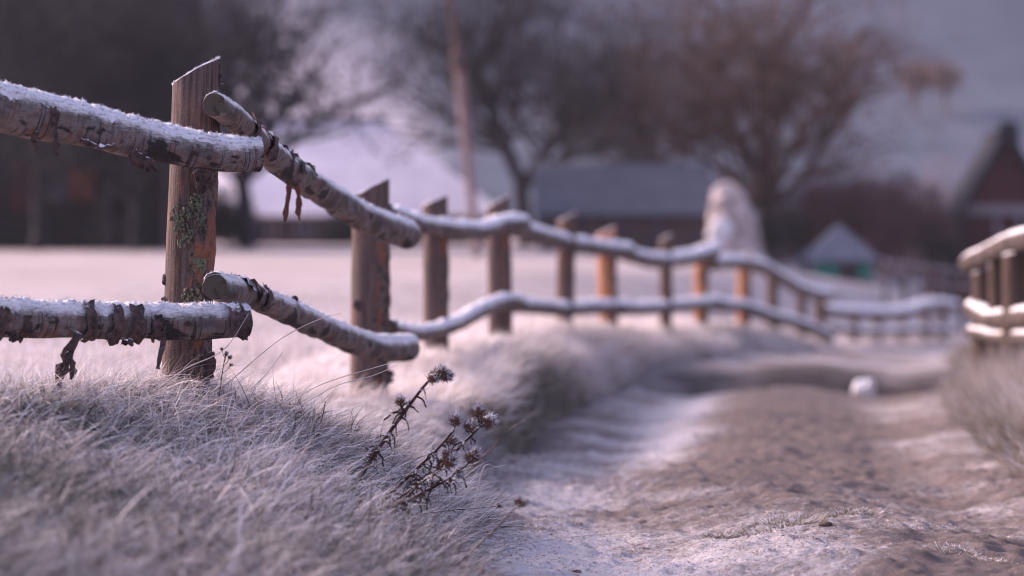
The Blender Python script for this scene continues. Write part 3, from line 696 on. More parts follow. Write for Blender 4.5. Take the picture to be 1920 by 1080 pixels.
def log_cyl(name, parent, mat, x0, x1, y, z, r, ns=8):
    V = []; F_ = []
    for x in (x0, x1):
        for k in range(ns): V.append((x, y + math.cos(2 * math.pi * k / ns) * r, z + math.sin(2 * math.pi * k / ns) * r))
    F_ = [(k, (k + 1) % ns, (k + 1) % ns + ns, k + ns) for k in range(ns)] + [tuple(range(ns - 1, -1, -1)), tuple(range(ns, 2 * ns))]
    return link(name, mesh_py(name, V, F_), mat, parent)
def window(parent, x, z, w, h, y, frame_mat):
    wnd = box('window', parent, frame_mat, x - w / 2, x + w / 2, y - 0.09, y - 0.01, z, z + h)
    box('pane', wnd, M['pane'], x - w / 2 + .1, x - .04, y - 0.11, y - 0.085, z + .1, z + h - .1); box('pane', wnd, M['pane'], x + .04, x + w / 2 - .1, y - 0.11, y - 0.085, z + .1, z + h - .1)

def gz(x, y): return float(terrain(x, y))
# dark log house on the far left
Y0 = 73.0; X1 = (305 - 960) / FPX * Y0; g = gz(X1 - 4, Y0)
h = empty('log_house', (X1 - 5.0, Y0, g - 0.05)); tag(h, 'dark log house with a tall shingled roof at the left edge behind the trees', 'house')
for k in range(14): log_cyl('log', h, M['log_dark'], -5.0, 5.0, 0, 0.15 + 0.29 * k, 0.155)
box('wall', h, M['log_dark'], -4.9, 4.9, 0.14, 7.0, 0, 4.2)
for k in range(15):
    f0, f1 = k / 15, (k + 1) / 15; y0, y1 = -0.9 + 4.6 * f0, -0.9 + 4.6 * f1; z0, z1 = 3.9 + 6.2 * f0, 3.9 + 6.2 * f1
    slab('shingle_course', h, M['shingle_dark'], [(-5.6, y0 - .05, z0 - .02), (5.6, y0 - .05, z0 - .02), (5.6, y1, z1 - .05), (-5.6, y1, z1 - .05)], 0.09)
slab('roof', h, M['shingle_dark'], [(5.55, 8.2, 3.9), (-5.55, 8.2, 3.9), (-5.55, 3.72, 10.05), (5.55, 3.72, 10.05)], 0.1)
V = [(4.95, 0, 4.0), (4.95, 7.2, 4.0), (4.95, 3.6, 9.6), (4.8, 0, 4.0), (4.8, 7.2, 4.0), (4.8, 3.6, 9.6)]
link('gable', mesh_py('gable', V, [(0, 1, 2), (5, 4, 3), (0, 3, 4, 1), (1, 4, 5, 2), (2, 5, 3, 0)], False), M['log_dark'], h)
def lx(px): return (px - 960) / FPX * (Y0 - 0.3) - h.location.x
box('shutter', h, M['brick_orange'], lx(132), lx(178), -.24, -.18, 1.55, 2.45)
box('shutter', h, M['red_board'], lx(20), lx(78), -.24, -.18, 1.2, 2.7)
for px in (205, 250, 312): box('porch_post', h, M['wall_dark'], lx(px) - .09, lx(px) + .09, -.75, -.57, 0, 3.8)
window(h, lx(228), 1.5, 1.0, 1.1, -.15, M['wall_dark']); window(h, lx(105), 1.5, 0.8, 1.1, -.15, M['wall_dark'])

# long low house with a rimed white roof
Y0 = 96.0; sc_ = FPX / Y0
def wx(px, Y): return (px - 960) / FPX * Y
def wz(py, Y): return 1.0 + (430 - py) / FPX * Y
xa, xb = wx(440, Y0), wx(948, Y0); g = gz((xa + xb) / 2, Y0); ze = wz(402, Y0); zr = wz(226, Y0 + 4.2)
h = empty('farmhouse', ((xa + xb) / 2, Y0, g - .05)); tag(h, 'low farmhouse with a broad white frosted roof beyond the meadow', 'house')
w2 = (xb - xa) / 2; e = ze - h.location.z; rz_ = zr - h.location.z
box('wall', h, M['wall_dark'], -w2 + .4, w2 - .5, 0.6, 8.0, 0, e + 0.05)
hipx = wx(722, Y0 + 4.2) - h.location.x
slab('roof', h, M['snow_roof'], [(-w2, 0, e), (w2, 0, e), (hipx, 4.2, rz_), (-w2 + 0.3, 4.2, rz_)], 0.14)
slab('roof', h, M['snow_roof'], [(w2, 8.4, e), (-w2, 8.4, e), (-w2 + .3, 4.25, rz_), (hipx, 4.25, rz_)], 0.14)
slab('roof', h, M['snow_roof'], [(w2 + .02, .02, e), (w2 + .02, 8.38, e), (hipx + .02, 4.22, rz_)], 0.14)
log_cyl('ridge_cap', h, M['wall_dark'], -w2 + .3, hipx, 4.2, rz_ + 0.03, 0.12)
for px in (500, 570, 640, 800, 870): window(h, wx(px, Y0) - h.location.x, 0.35, 0.75, 0.7, 0.6, M['pale_trim'])
box('door', h, M['wall_brown'], wx(735, Y0) - h.location.x - .45, wx(735, Y0) - h.location.x + .45, 0.52, 0.6, 0, 1.15)

# grey ribbed shed
Y0 = 74.0; xa, xb = wx(1003, Y0), wx(1346, Y0); g = gz((xa + xb) / 2, Y0); ze = wz(402, Y0); zr = wz(312, Y0 + 2.6)
h = empty('shed', ((xa + xb) / 2, Y0, g - .1)); tag(h, 'low brown shed with a ribbed grey roof behind the fence', 'shed')
w2 = (xb - xa) / 2; e = ze - h.location.z; rz_ = zr - h.location.z
box('wall', h, M['wall_brown'], -w2 + .2, w2 - .2, 0.4, 4.8, 0, e + .05)
slab('roof', h, M['roof_grey'], [(-w2, 0, e), (w2, 0, e), (w2, 2.6, rz_), (-w2, 2.6, rz_)], 0.08)
slab('roof', h, M['roof_grey'], [(w2, 5.2, e), (-w2, 5.2, e), (-w2, 2.62, rz_), (w2, 2.62, rz_)], 0.08)
log_cyl('ridge_cap', h, M['roof_grey'], -w2, w2, 2.6, rz_ + .02, 0.07)
nrib = 26
for k in range(nrib + 1):
    x = -w2 + 0.05 + (2 * w2 - 0.1) * k / nrib
    slab('seam', h, M['roof_grey'], [(x - .03, -.01, e + .05), (x + .03, -.01, e + .05), (x + .03, 2.55, rz_ + .05), (x - .03, 2.55, rz_ + .05)], 0.06)
for k in range(14):
    x = -w2 + .25 + (2 * w2 - .5) * k / 13.0
    box('board', h, M['wall_brown'] if k % 3 else M['wall_dark'], x - .17, x + .17, .36, .395, 0.05, e)
for side in (-1, 1):
    V = [(side * (w2 - .22), .4, e), (side * (w2 - .22), 4.8, e), (side * (w2 - .22), 2.6, rz_ - .12), (side * (w2 - .3), .4, e), (side * (w2 - .3), 4.8, e), (side * (w2 - .3), 2.6, rz_ - .12)]
    link('gable', mesh_py('gable', V, [(0, 1, 2), (5, 4, 3), (0, 3, 4, 1), (1, 4, 5, 2), (2, 5, 3, 0)], False), M['wall_brown'], h)

# steep black-roofed red house at the right edge
Y0 = 85.0; ax = wx(1886, Y0); g = gz(ax, Y0); h = empty('gabled_house', (ax, Y0, g - .1), R(-5)); tag(h, 'dark red house with a steep black gable roof at the right edge', 'house')
az = wz(236, Y0) - h.location.z; ez = wz(472, Y0) - h.location.z; hw = 2.5
box('wall', h, M['red_board'], -hw + .25, hw - .25, 0, 5.5, 0, ez + .25)
V = [(-hw + .22, -.02, ez - .1), (hw - .22, -.02, ez - .1), (0, -.02, az - .35), (-hw + .22, .1, ez - .1), (hw - .22, .1, ez - .1), (0, .1, az - .35)]
link('gable', mesh_py('gable', V, [(0, 1, 2), (5, 4, 3), (0, 3, 4, 1), (1, 4, 5, 2), (2, 5, 3, 0)], False), M['red_board'], h)
slab('roof', h, M['black_roof'], [(0, -.5, az), (0, 6, az), (-hw, 6, ez), (-hw, -.5, ez)], 0.22)
slab('roof', h, M['black_roof'], [(hw, -.5, ez), (hw, 6, ez), (0.01, 6, az), (0.01, -.5, az)], 0.22)
V = [(-.42, -.62, az - .55), (.42, -.62, az - .55), (.28, -.62, az + .12), (-.28, -.62, az + .12)]
slab('ridge_board', h, M['black_roof'], V, -0.1)
box('trim_board', h, M['pale_trim'], -hw + .9, hw - .3, -.16, -.04, wz(392, Y0) - h.location.z - .2, wz(392, Y0) - h.location.z + .15)
for x in (-.35, .45, 1.2): box('balcony_post', h, M['pale_trim'], x - .05, x + .05, -.30, -.20, ez - .3, wz(392, Y0) - h.location.z)
slab('brace', h, M['pale_trim'], [(-.3, -.28, ez + .75), (.4, -.28, ez + .25), (.4, -.28, ez + .35), (-.3, -.28, ez + .85)], 0.05)
window(h, .2, ez - 1.2, .8, .9, -.02, M['pale_trim'])
box('porch_wall', h, M['pale_trim'], -hw + .1, -hw + .55, -.5, -.1, 0, ez - .1)

# small well house with a pyramid roof and green sides
Y0 = 75.0; ax = wx(1572, Y0); g = gz(ax, Y0); h = empty('well_house', (ax, Y0, g - .05)); tag(h, 'small well house with grey pyramid roof and green sides', 'well')
tz = wz(420, Y0) - h.location.z; ez = wz(488, Y0) - h.location.z; w = 1.2
for k in range(4):
    a = [(-w, -w), (w, -w), (w, w), (-w, w)]; p, q = a[k], a[(k + 1) % 4]
    slab('roof', h, M['well_roof'], [(p[0], p[1], ez), (q[0], q[1], ez), (0, 0, tz)], 0.05)
for sx in (-1, 1):
    for sy in (-1, 1): box('post', h, M['pale_trim'], sx * .95 - .07, sx * .95 + .07, sy * .95 - .07, sy * .95 + .07, 0, ez + .05)
box('side_panel', h, M['green_board'], -.88, -.1, -.99, -.95, ez - .5, ez - .06); box('side_panel', h, M['green_board'], .45, .88, -.99, -.95, ez - .55, ez - .06)
box('side_panel', h, M['green_board'], -.99, -.95, -.88, .88, 0.0, ez - .3)
box('well_box', h, M['wall_dark'], -.8, .8, -.8, .8, 0, max(.3, ez - .55))

# pale pointed heap of hay
Y0 = 60.0; ax = wx(1384, Y0); g = gz(ax, Y0); h = empty('haystack', (ax, Y0, g)); tag(h, 'pale frost-whitened pointed haystack rising above the fence rail', 'haystack')
H_ = wz(336, Y0) - g; V = []; F_ = []; ns, nz = 40, 36
for i in range(nz + 1):
    f = i / nz; r = 0.74 * (1 - .52 * f) * math.sqrt(max(0.02, 1 - max(0, (f - .78) / .22) ** 2))
    for k in range(ns):
        a = 2 * math.pi * k / ns; n = 0.42 * float(vnoise(math.cos(a) * 1.6 + 3, math.sin(a) * 1.6 + f * 4.5, 1.5, 3)) + 0.12 * float(vnoise(a * 4, f * 14, 1, 5))
        V.append((-.27 * f + math.cos(a) * r * (1 + n), math.sin(a) * r * (1 + n), f * H_ - .05))
for i in range(nz):
    for k in range(ns): F_.append((i * ns + k, i * ns + (k + 1) % ns, (i + 1) * ns + (k + 1) % ns, (i + 1) * ns + k))
F_.append(tuple(nz * ns + k for k in range(ns)))
link('stack', mesh_py('stack', V, F_), M['hay'], h)
bm = bmesh.new(); bmesh.ops.create_icosphere(bm, subdivisions=3, radius=0.36, matrix=Matrix.Translation((-.46, -.46, H_ * .34)) @ Matrix.Diagonal((.95, .6, 1.25, 1)))
for v in bm.verts: v.co += v.normal * 0.05 * float(vnoise(v.co.x * 6, v.co.z * 6, 1, 2))
me = bpy.data.meshes.new('bulge'); bm.to_mesh(me); bm.free(); link('bulge', me, M['stone'], h)
V = []; F_ = []; q = random.Random(3)
for k in range(1500):
    f = q.random() ** 1.3; a = q.uniform(0, 6.283); r = 0.75 * (1 - .52 * f) * math.sqrt(max(0.02, 1 - max(0, (f - .78) / .22) ** 2)); p = Vector((-.27 * f + math.cos(a) * r, math.sin(a) * r, f * H_ - .05))
    d = Vector((math.cos(a) * .5 + q.gauss(0, .3), math.sin(a) * .5 + q.gauss(0, .3), -1 + q.gauss(0, .3))).normalized() * q.uniform(.08, .22); s_ = d.cross(Vector((math.cos(a), math.sin(a), .2))).normalized() * .012
    j = len(V); V += [p - s_, p + s_, p + d]; F_.append((j, j + 1, j + 2))
tag(link('loose_hay', mesh_py('loose_hay', V, F_, False), M['hay'], h), kind='stuff')

# leaning pole
Y0 = 50.0; ax = wx(896, Y0); g = gz(ax, Y0); h = empty('leaning_pole', (ax, Y0, g)); tag(h, 'tall leaning timber pole standing in the meadow before the dark tree', 'pole')
lo = Vector((0, 0, -.2)); mid_ = at(858, 95, Y0) - h.location; top_ = at(834, -70, Y0) - h.location
P, rr = smooth_path([lo, (lo + mid_) / 2, mid_], [.09, .10, .105], 14); me, _ = tube_mesh('lower_pole', P, rr, 12, .05, 3, 3); link('lower_pole', me, M['pole'], h)
P, rr = smooth_path([mid_ - (top_ - mid_) * .25 + Vector((0, -.16, 0)), mid_ + Vector((0, -.15, 0)), top_ + Vector((0, -.15, 0))], [.085, .08, .065], 10); me, _ = tube_mesh('upper_pole', P, rr, 10, .05, 3, 4); link('upper_pole', me, M['wall_brown'], h)
for f in (.1, .22):
    c = mid_ - (top_ - mid_) * f * .8; bm = bmesh.new(); bmesh.ops.create_cone(bm, cap_ends=True, segments=12, radius1=.2, radius2=.2, depth=.07, matrix=Matrix.Translation(c + Vector((0, -.07, 0))))
    me = bpy.data.meshes.new('binding'); bm.to_mesh(me); bm.free(); link('binding', me, M['wall_dark'], h)

# thin pole fence by the well house
h = empty('pole_fence', (wx(1730, 66), 66, gz(wx(1730, 66), 66))); tag(h, 'thin grey pole fence crossing in front of the dark shrubs at right', 'fence')
pp = []
for k in range(6):
    px = 1660 + 36 * k; Y = 66 + .4 * k; x = wx(px, Y); z0 = gz(x, Y); zt = wz(486 + 5 * k, Y); z0 = min(z0, zt - .5)
    P, rr = smooth_path([Vector((x, Y, z0 - .2)), Vector((x + .02, Y, zt))], [.06, .05], 5); me, _ = tube_mesh('post', P, rr, 8, .05, 4, k); under(link('post', me, M['wall_dark']), h); pp.append((x, Y, zt))
for dz in (.05, .45):
    P, rr = smooth_path([Vector((x - .01, Y - .1, z - dz)) for x, Y, z in pp], [.045] * 6, 20); me, _ = tube_mesh('rail', P, rr, 8, .05, 4, 9); under(link('rail', me, M['pale_trim']), h)
x0, Y_, z0 = pp[0]; x1, Y1_, z1 = pp[2]
P, rr = smooth_path([Vector((x0, Y_ - .2, z0 - .1)), Vector((x1, Y1_ - .2, z1 - .85))], [.04, .04], 6); me, _ = tube_mesh('brace', P, rr, 8, .05, 4, 9); under(link('brace', me, M['pale_trim']), h)

# ------------------------------------------------------------------ trees
def tree(name, label, px, Y, height, spread, seed, mat, leaf=None, nleaf=0, trunk_r=0.2, first=0.28, levels=5, nb=4, group=None, upright=0.45, base=None, lean=0.0, twig=1.0):
    q = random.Random(seed); x = wx(px, Y) if base is None else base[0]; g = gz(x, Y) if base is None else base[2]
    root = empty(name, (x, Y, g)); tag(root, label, 'shrub' if 'shrub' in name else 'tree', group)
    segs = []; tips = []; trunk_pts = [Vector((0, 0, -.2))]; p = Vector((0, 0, -.2)); d = Vector((lean, 0, 1)).normalized()
    for k in range(5):
        p = p + d * (height * first + .2) / 5; d = (d + Vector((q.gauss(0, .07), q.gauss(0, .07), 0))).normalized(); trunk_pts.append(p.copy())
    def grow(p, d, L, r, lev):
        n = 3; pts = [p]
        for k in range(n):
            d = (d + Vector((q.gauss(0, .16), q.gauss(0, .16), q.gauss(0.02, .12)))).normalized()
            p2 = p + d * L / n; segs.append((p, p2, r * (1 - .3 * k / n), r * (1 - .3 * (k + 1) / n), lev)); p = p2; pts.append(p)
            if lev < levels and k >= (1 if lev else 0):
                for b_ in range(nb if lev < 3 else nb + 1):
                    ax_ = Vector((q.gauss(0, 1), q.gauss(0, 1), q.gauss(0, .6))).normalized(); nd = (d * .55 + ax_ * .75 + Vector((0, 0, upright * .35))).normalized()
                    if q.random() < .62: grow(p, nd, L * q.uniform(.50, .74), r * .52, lev + 1)
        tips.append((p, d))
    nl = 6
    for k in range(nl):
        a = 2 * math.pi * k / nl + q.uniform(-.4, .4); out = spread / height * q.uniform(.7, 1.25); nd = Vector((math.cos(a) * out, math.sin(a) * out, q.uniform(.35, 1.0))).normalized()
        grow(trunk_pts[-1] - Vector((0, 0, q.uniform(0, .25) * height * first)), nd, height * (1 - first) * q.uniform(.42, .62), trunk_r * .5, 0)
    grow(trunk_pts[-1], d, height * (1 - first) * .55, trunk_r * .62, 0)
    P, rr = smooth_path(trunk_pts, [trunk_r * 1.25, trunk_r, trunk_r * .9, trunk_r * .85, trunk_r * .8, trunk_r * .75], 10); me, _ = tube_mesh('trunk', P, rr, 10, .1, 3, seed); link('trunk', me, mat, root)
    segs_ = segs
    if len(segs_) > 15000: q.shuffle(segs_); segs_ = [s for s in segs_ if s[4] < 3] + [s for s in segs_ if s[4] >= 3][:12500]
    A = np.array([s[0] for s in segs_]); B = np.array([s[1] for s in segs_]); ra = np.maximum(np.array([s[2] for s in segs_]), .010 * twig); rb = np.maximum(np.array([s[3] for s in segs_]), .007 * twig)
    D = B - A; D /= np.linalg.norm(D, axis=1, keepdims=True) + 1e-9; ref = np.where(np.abs(D[:, 2:3]) < .9, np.array([[0, 0, 1.0]]), np.array([[1.0, 0, 0]])); S = np.cross(D, ref); S /= np.linalg.norm(S, axis=1, keepdims=True); Tn = np.cross(D, S)
    n = len(A); V = np.zeros((n, 6, 3))
    for k in range(3):
        a = 2.0944 * k; o = S * math.cos(a) + Tn * math.sin(a); V[:, k] = A + o * ra[:, None]; V[:, 3 + k] = B + o * rb[:, None]
    b_ = np.arange(n)[:, None] * 6; Q = np.concatenate([b_ + np.array([[k, (k + 1) % 3, (k + 1) % 3 + 3, k + 3]]) for k in range(3)])
    crown = link('crown', quads_mesh('crown', V.reshape(-1, 3), Q), mat, root)
    if leaf and nleaf:
        V = []; F_ = []
        for k in range(nleaf):
            p, d_ = q.choice(tips); c = p + Vector((q.gauss(0, .16), q.gauss(0, .16), q.gauss(0, .16))); s_ = q.uniform(.035, .075)
            u = Vector((q.gauss(0, 1), q.gauss(0, 1), q.gauss(0, 1))).normalized(); v = u.cross(Vector((q.gauss(0, 1), q.gauss(0, 1), q.gauss(0, 1)))).normalized(); j = len(V)
            V += [c - u * s_, c + v * s_ * .6, c + u * s_, c - v * s_ * .6]; F_.append((j, j + 1, j + 2, j + 3))
        tag(link('leaves', mesh_py('leaves', V, F_, False), leaf, crown), kind='stuff')
    return root
tree('bare_tree', 'bare dark tree with forked trunk in front of the white farmhouse roof', 462, 76, 8.6, 4.6, 11, M['twig'], trunk_r=.30, first=.30, twig=2.2)
tree('bare_tree', 'broad bare dark tree standing behind the leaning pole', 985, 86, 10.6, 6.4, 12, M['twig'], trunk_r=.36, first=.22, twig=2.4)
tree('bare_tree', 'wide brown tree with sparse rusty leaves behind the haystack', 1440, 84, 10.6, 7.0, 13, M['twig_brown'], M['leaf_brown'], 3200, trunk_r=.36, first=.20, twig=2.1)
tree('bare_tree', 'tall bare tree rising above the ribbed shed roof', 1225, 92, 9.5, 5.0, 18, M['twig'], M['leaf_brown'], 1500, trunk_r=.2, first=.25, twig=1.2)
tree('bare_tree', 'dense dark tree in front of the log house roof at far left', 70, 67, 8.5, 4.5, 14, M['twig'], trunk_r=.2, first=.2, twig=2.6)
tree('bare_tree', 'dark twiggy tree between the log house and the nearest fence post', 255, 69, 8.0, 4.5, 15, M['twig'], trunk_r=.18, first=.2, twig=1.2)
tree('shrub', 'reddish twiggy shrub left of the thin pole fence', 1600, 82, 3.6, 2.6, 16, M['twig_red'], trunk_r=.09, first=.06, levels=4, nb=5, twig=1.4)
tree('shrub', 'dark olive shrub directly behind the well house', 1535, 83, 3.0, 2.0, 17, M['twig'], trunk_r=.08, first=.06, levels=4, nb=5, twig=1.6)
tree('shrub', 'dark shrub between the well house and the red house', 1690, 84, 3.4, 2.4, 19, M['twig'], trunk_r=.08, first=.06, levels=4, nb=5, twig=1.8)
tree('bare_tree', 'pale rimed tree beside the red house', 1745, 104, 5.6, 3.2, 20, M['twig_pale'], trunk_r=.12, first=.15, twig=1.6)
tree('bare_tree', 'pale pinkish rimed tree behind the reddish shrub', 1660, 112, 5.0, 3.4, 21, M['twig_pale'], trunk_r=.12, first=.15, twig=1.6)
tree('shrub', 'low dark hedge shrub under the farmhouse wall', 640, 92, 1.3, 2.4, 22, M['twig'], trunk_r=.05, first=.06, levels=4, nb=5, twig=1.6)
tree('shrub', 'low dark shrub against the log house corner', 380, 80, 2.0, 2.6, 23, M['twig'], trunk_r=.06, first=.06, levels=4, nb=5, twig=1.8)

def hill_z(x, y):
    return float(-3 + 120 * sstep(0, 1, (y - 165) / 330.0) * (1 + 0.15 * fnoise(x, y, 0.012, 3, 2)) + 3.0 * fnoise(x, y, 0.03, 5, 3))
def hill_hit(px, py):
    d = ray(px, py)
    for Y in np.arange(170, 500, 1.0):
        if CAM.z + d.z * Y < hill_z(d.x * Y, Y): return (d.x * Y, Y, hill_z(d.x * Y, Y))
    return (d.x * 400, 400, hill_z(d.x * 400, 400))
for px, py, lab in ((1712, 212, 'orange-leaved tree on the hillside, the left one of two'), (1775, 206, 'orange-leaved tree on the hillside, the right one of two')):
    bq = hill_hit(px, py); tree('hillside_tree', lab, px, bq[1], 5.0, 1.1, px, M['twig_brown'], M['leaf_orange'], 1500, trunk_r=.12, first=.2, levels=3, base=bq, group='orange trees on the hillside', twig=2)
# ------------------------------------------------------------------ grass
def blades(name, X, Y, L, dirx, diry, th0, th1, width, seg, dark, mat, label, seed, lift=0.0, road=False, z=None, clamp=True, parent=None):
    q = np.random.default_rng(seed); n = len(X)
    Z = terrain(X, Y) if z is None else z
    if road: Z = road_z(X, Y) + 0.020 * fnoise(X, Y, 8, 11, 3) + 0.011 * fnoise(X, Y, 28, 12, 2) + 0.010
    P = np.stack([X, Y, Z - 0.012], -1); dn = np.sqrt(dirx ** 2 + diry ** 2) + 1e-9; dx, dy = dirx / dn, diry / dn
    sx, sy = -dy, dx; tw = q.uniform(-.9, .9, n); ws = np.stack([sx * np.cos(tw) , sy * np.cos(tw), np.sin(tw)], -1)
    cols = []; bl = []; rnd = q.random(n); bend = q.normal(0, .35, n)
    for k in range(seg + 1):
        t_ = k / seg
        w = width * (1 - t_ ** 2.2) * .5
        if k < seg:
            cols += [P - ws * w[:, None], P + ws * w[:, None]]; bl += [np.stack([rnd, np.full(n, t_), dark], -1)] * 2
        else:
            cols += [P.copy()]; bl += [np.stack([rnd, np.full(n, 1.0), dark], -1)]
        if k < seg:
            th = th0 + (th1 - th0) * ((k + .5) / seg); ca = np.cos(bend * (k + 1) / seg); sa = np.sin(bend * (k + 1) / seg); ddx, ddy = dx * ca - dy * sa, dx * sa + dy * ca
            st = (L / seg)[:, None]; P = P + st * np.stack([np.sin(th) * ddx, np.sin(th) * ddy, np.cos(th)], -1)
            if clamp:
                G = (road_z(P[:, 0], P[:, 1]) if road else terrain(P[:, 0], P[:, 1])) + 0.006 + 0.03 * rnd
                if not road:
                    l_ = road_l(P[:, 1]); G = np.where((P[:, 0] > l_) & (P[:, 0] < road_r(P[:, 1])), road_z(P[:, 0], P[:, 1]) + .01, G)
                P[:, 2] = np.maximum(P[:, 2], G)
    m_ = 2 * seg + 1; V = np.stack(cols, 1).reshape(-1, 3); Bl = np.stack(bl, 1).reshape(-1, 3)
    b_ = (np.arange(n) * m_)[:, None]
    quad = np.concatenate([np.array([[2 * k, 2 * k + 1, 2 * k + 3, 2 * k + 2]]) for k in range(seg - 1)]).ravel()
    tri = np.array([2 * seg - 2, 2 * seg - 1, 2 * seg]); pat = np.concatenate([quad, tri]); loops = (b_ + pat[None]).ravel()
    tot = np.tile(np.array([4] * (seg - 1) + [3]), n); st = np.concatenate([[0], np.cumsum(tot)[:-1]])
    me = mesh_np(name, V, loops, st, tot, True); attr_vec(me, 'blade', Bl)
    o = link(name, me, mat, parent)
    return tag(o, label, 'grass', kind='stuff')
def sample(n, y0, y1, xfun, seed, power=1.0):
    q = np.random.default_rng(seed); Y = y0 + (y1 - y0) * q.random(n) ** power; a, b_ = xfun(Y); X = a + (b_ - a) * q.random(n); return X, Y, q
# near bank: matted, combed downhill towards the track
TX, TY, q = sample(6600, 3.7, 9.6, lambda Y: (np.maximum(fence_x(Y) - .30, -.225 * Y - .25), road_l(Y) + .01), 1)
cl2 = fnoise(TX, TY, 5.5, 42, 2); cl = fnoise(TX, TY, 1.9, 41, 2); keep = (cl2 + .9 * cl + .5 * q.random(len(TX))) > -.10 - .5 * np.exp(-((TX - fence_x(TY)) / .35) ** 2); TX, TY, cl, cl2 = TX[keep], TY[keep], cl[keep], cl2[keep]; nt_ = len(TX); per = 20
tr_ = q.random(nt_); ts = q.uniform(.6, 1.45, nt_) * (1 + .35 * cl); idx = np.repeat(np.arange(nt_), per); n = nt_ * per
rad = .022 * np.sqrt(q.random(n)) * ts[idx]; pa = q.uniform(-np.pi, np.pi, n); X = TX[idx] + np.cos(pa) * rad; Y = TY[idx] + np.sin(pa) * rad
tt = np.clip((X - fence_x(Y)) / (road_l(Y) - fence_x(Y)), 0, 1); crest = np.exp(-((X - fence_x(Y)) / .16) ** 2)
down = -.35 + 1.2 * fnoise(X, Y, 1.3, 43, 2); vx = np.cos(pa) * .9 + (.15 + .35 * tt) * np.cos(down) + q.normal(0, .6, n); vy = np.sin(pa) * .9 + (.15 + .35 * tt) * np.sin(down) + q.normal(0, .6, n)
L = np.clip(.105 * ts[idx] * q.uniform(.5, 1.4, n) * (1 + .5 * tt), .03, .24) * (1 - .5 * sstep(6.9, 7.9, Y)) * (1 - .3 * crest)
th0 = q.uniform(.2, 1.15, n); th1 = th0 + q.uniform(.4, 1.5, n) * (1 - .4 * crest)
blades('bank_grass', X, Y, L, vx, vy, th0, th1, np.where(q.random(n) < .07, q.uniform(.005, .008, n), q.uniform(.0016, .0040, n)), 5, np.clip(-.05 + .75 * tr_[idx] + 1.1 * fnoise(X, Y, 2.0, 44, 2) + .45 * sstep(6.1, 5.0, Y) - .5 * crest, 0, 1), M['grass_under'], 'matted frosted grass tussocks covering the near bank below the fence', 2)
# fallen long stems lying over the bank
X, Y, q = sample(34000, 3.6, 9.2, lambda Y: (np.maximum(fence_x(Y) - .05, -.22 * Y - .2), road_l(Y) - .04), 3); n = len(X)
ang = -.45 + 1.6 * fnoise(X, Y, 2.0, 53, 2) + q.normal(0, 1.5, n); th0 = q.uniform(.4, 1.4, n)
blades('long_bank_grass', X, Y, q.uniform(.06, .24, n) * (1 - .5 * sstep(6.9, 7.9, Y)), np.cos(ang), np.sin(ang), th0, th0 + q.uniform(.7, 1.3, n), q.uniform(.0015, .0030, n), 6, np.clip(q.uniform(-.1, .6, n) + .7 * fnoise(X, Y, 2.0, 44, 2), 0, 1), M['grass_white'], 'long pale frosted stems lying down the near bank', 4)
# thin upright dry stalks at the crest
X, Y, q = sample(1500, 5.2, 9.6, lambda Y: (fence_x(Y) - .22, fence_x(Y) + .22), 5); n = len(X)
ang = .2 + q.normal(0, .8, n); th0 = q.uniform(.0, .6, n)
blades('dry_stalks', X, Y, q.uniform(.08, .19, n), np.cos(ang), np.sin(ang), th0, th0 + q.uniform(.0, .5, n), q.uniform(.0010, .0018, n), 5, q.uniform(0, .3, n), M['straw'], 'thin dry straw stalks standing along the crest by the nearest post', 6, clamp=False)
# bank further along: sunlit glow painted in whiter blades, foot shadow in darker ones
X, Y, q = sample(60000, 9.2, 26, lambda Y: (fence_x(Y) - .5, road_l(Y) - .01), 7, 1.4); cl = fnoise(X, Y, 2.0, 45, 3); n = len(X); tt = np.clip((X - fence_x(Y)) / (road_l(Y) - fence_x(Y)), 0, 1)
keep = q.random(n) > .95 * (1 - sstep(14, 17, Y)) * sstep(.60, .80, tt + .35 * fnoise(X, Y, 2.2, 54, 2)); X, Y, cl, tt = X[keep], Y[keep], cl[keep], tt[keep]; n = len(X)
ang = -.3 + q.normal(0, .8, n); th0 = q.uniform(.1, .8, n)
blades('bank_grass', X, Y, np.clip((.10 + .07 * cl) * q.uniform(.5, 1.6, n), .03, .24) * (1 + .8 * sstep(.45, .7, tt)), np.cos(ang), np.sin(ang), th0, th0 + q.uniform(.5, 1.4, n), q.uniform(.003, .006, n), 3, np.clip(.45 * cl + .35 * tt + .6 * tt ** 3 * (1 - sstep(14, 17, Y)), 0, 1), M['grass_white'], 'pale frosted grass on the bank between the second and seventh posts', 8)
X, Y, q = sample(22000, 26, 62, lambda Y: (fence_x(Y) - 1.2, road_l(Y)), 9, 1.3); n = len(X); ang = q.uniform(-3, 3, n); th0 = q.uniform(.1, .8, n)
blades('bank_grass', X, Y, q.uniform(.03, .07, n), np.cos(ang), np.sin(ang), th0, th0 + q.uniform(.4, 1.2, n), q.uniform(.006, .012, n), 3, np.clip(.2 + .5 * fnoise(X, Y, 1, 46, 2), 0, 1), M['grass'], 'frosted verge grass along the far end of the fence', 10)
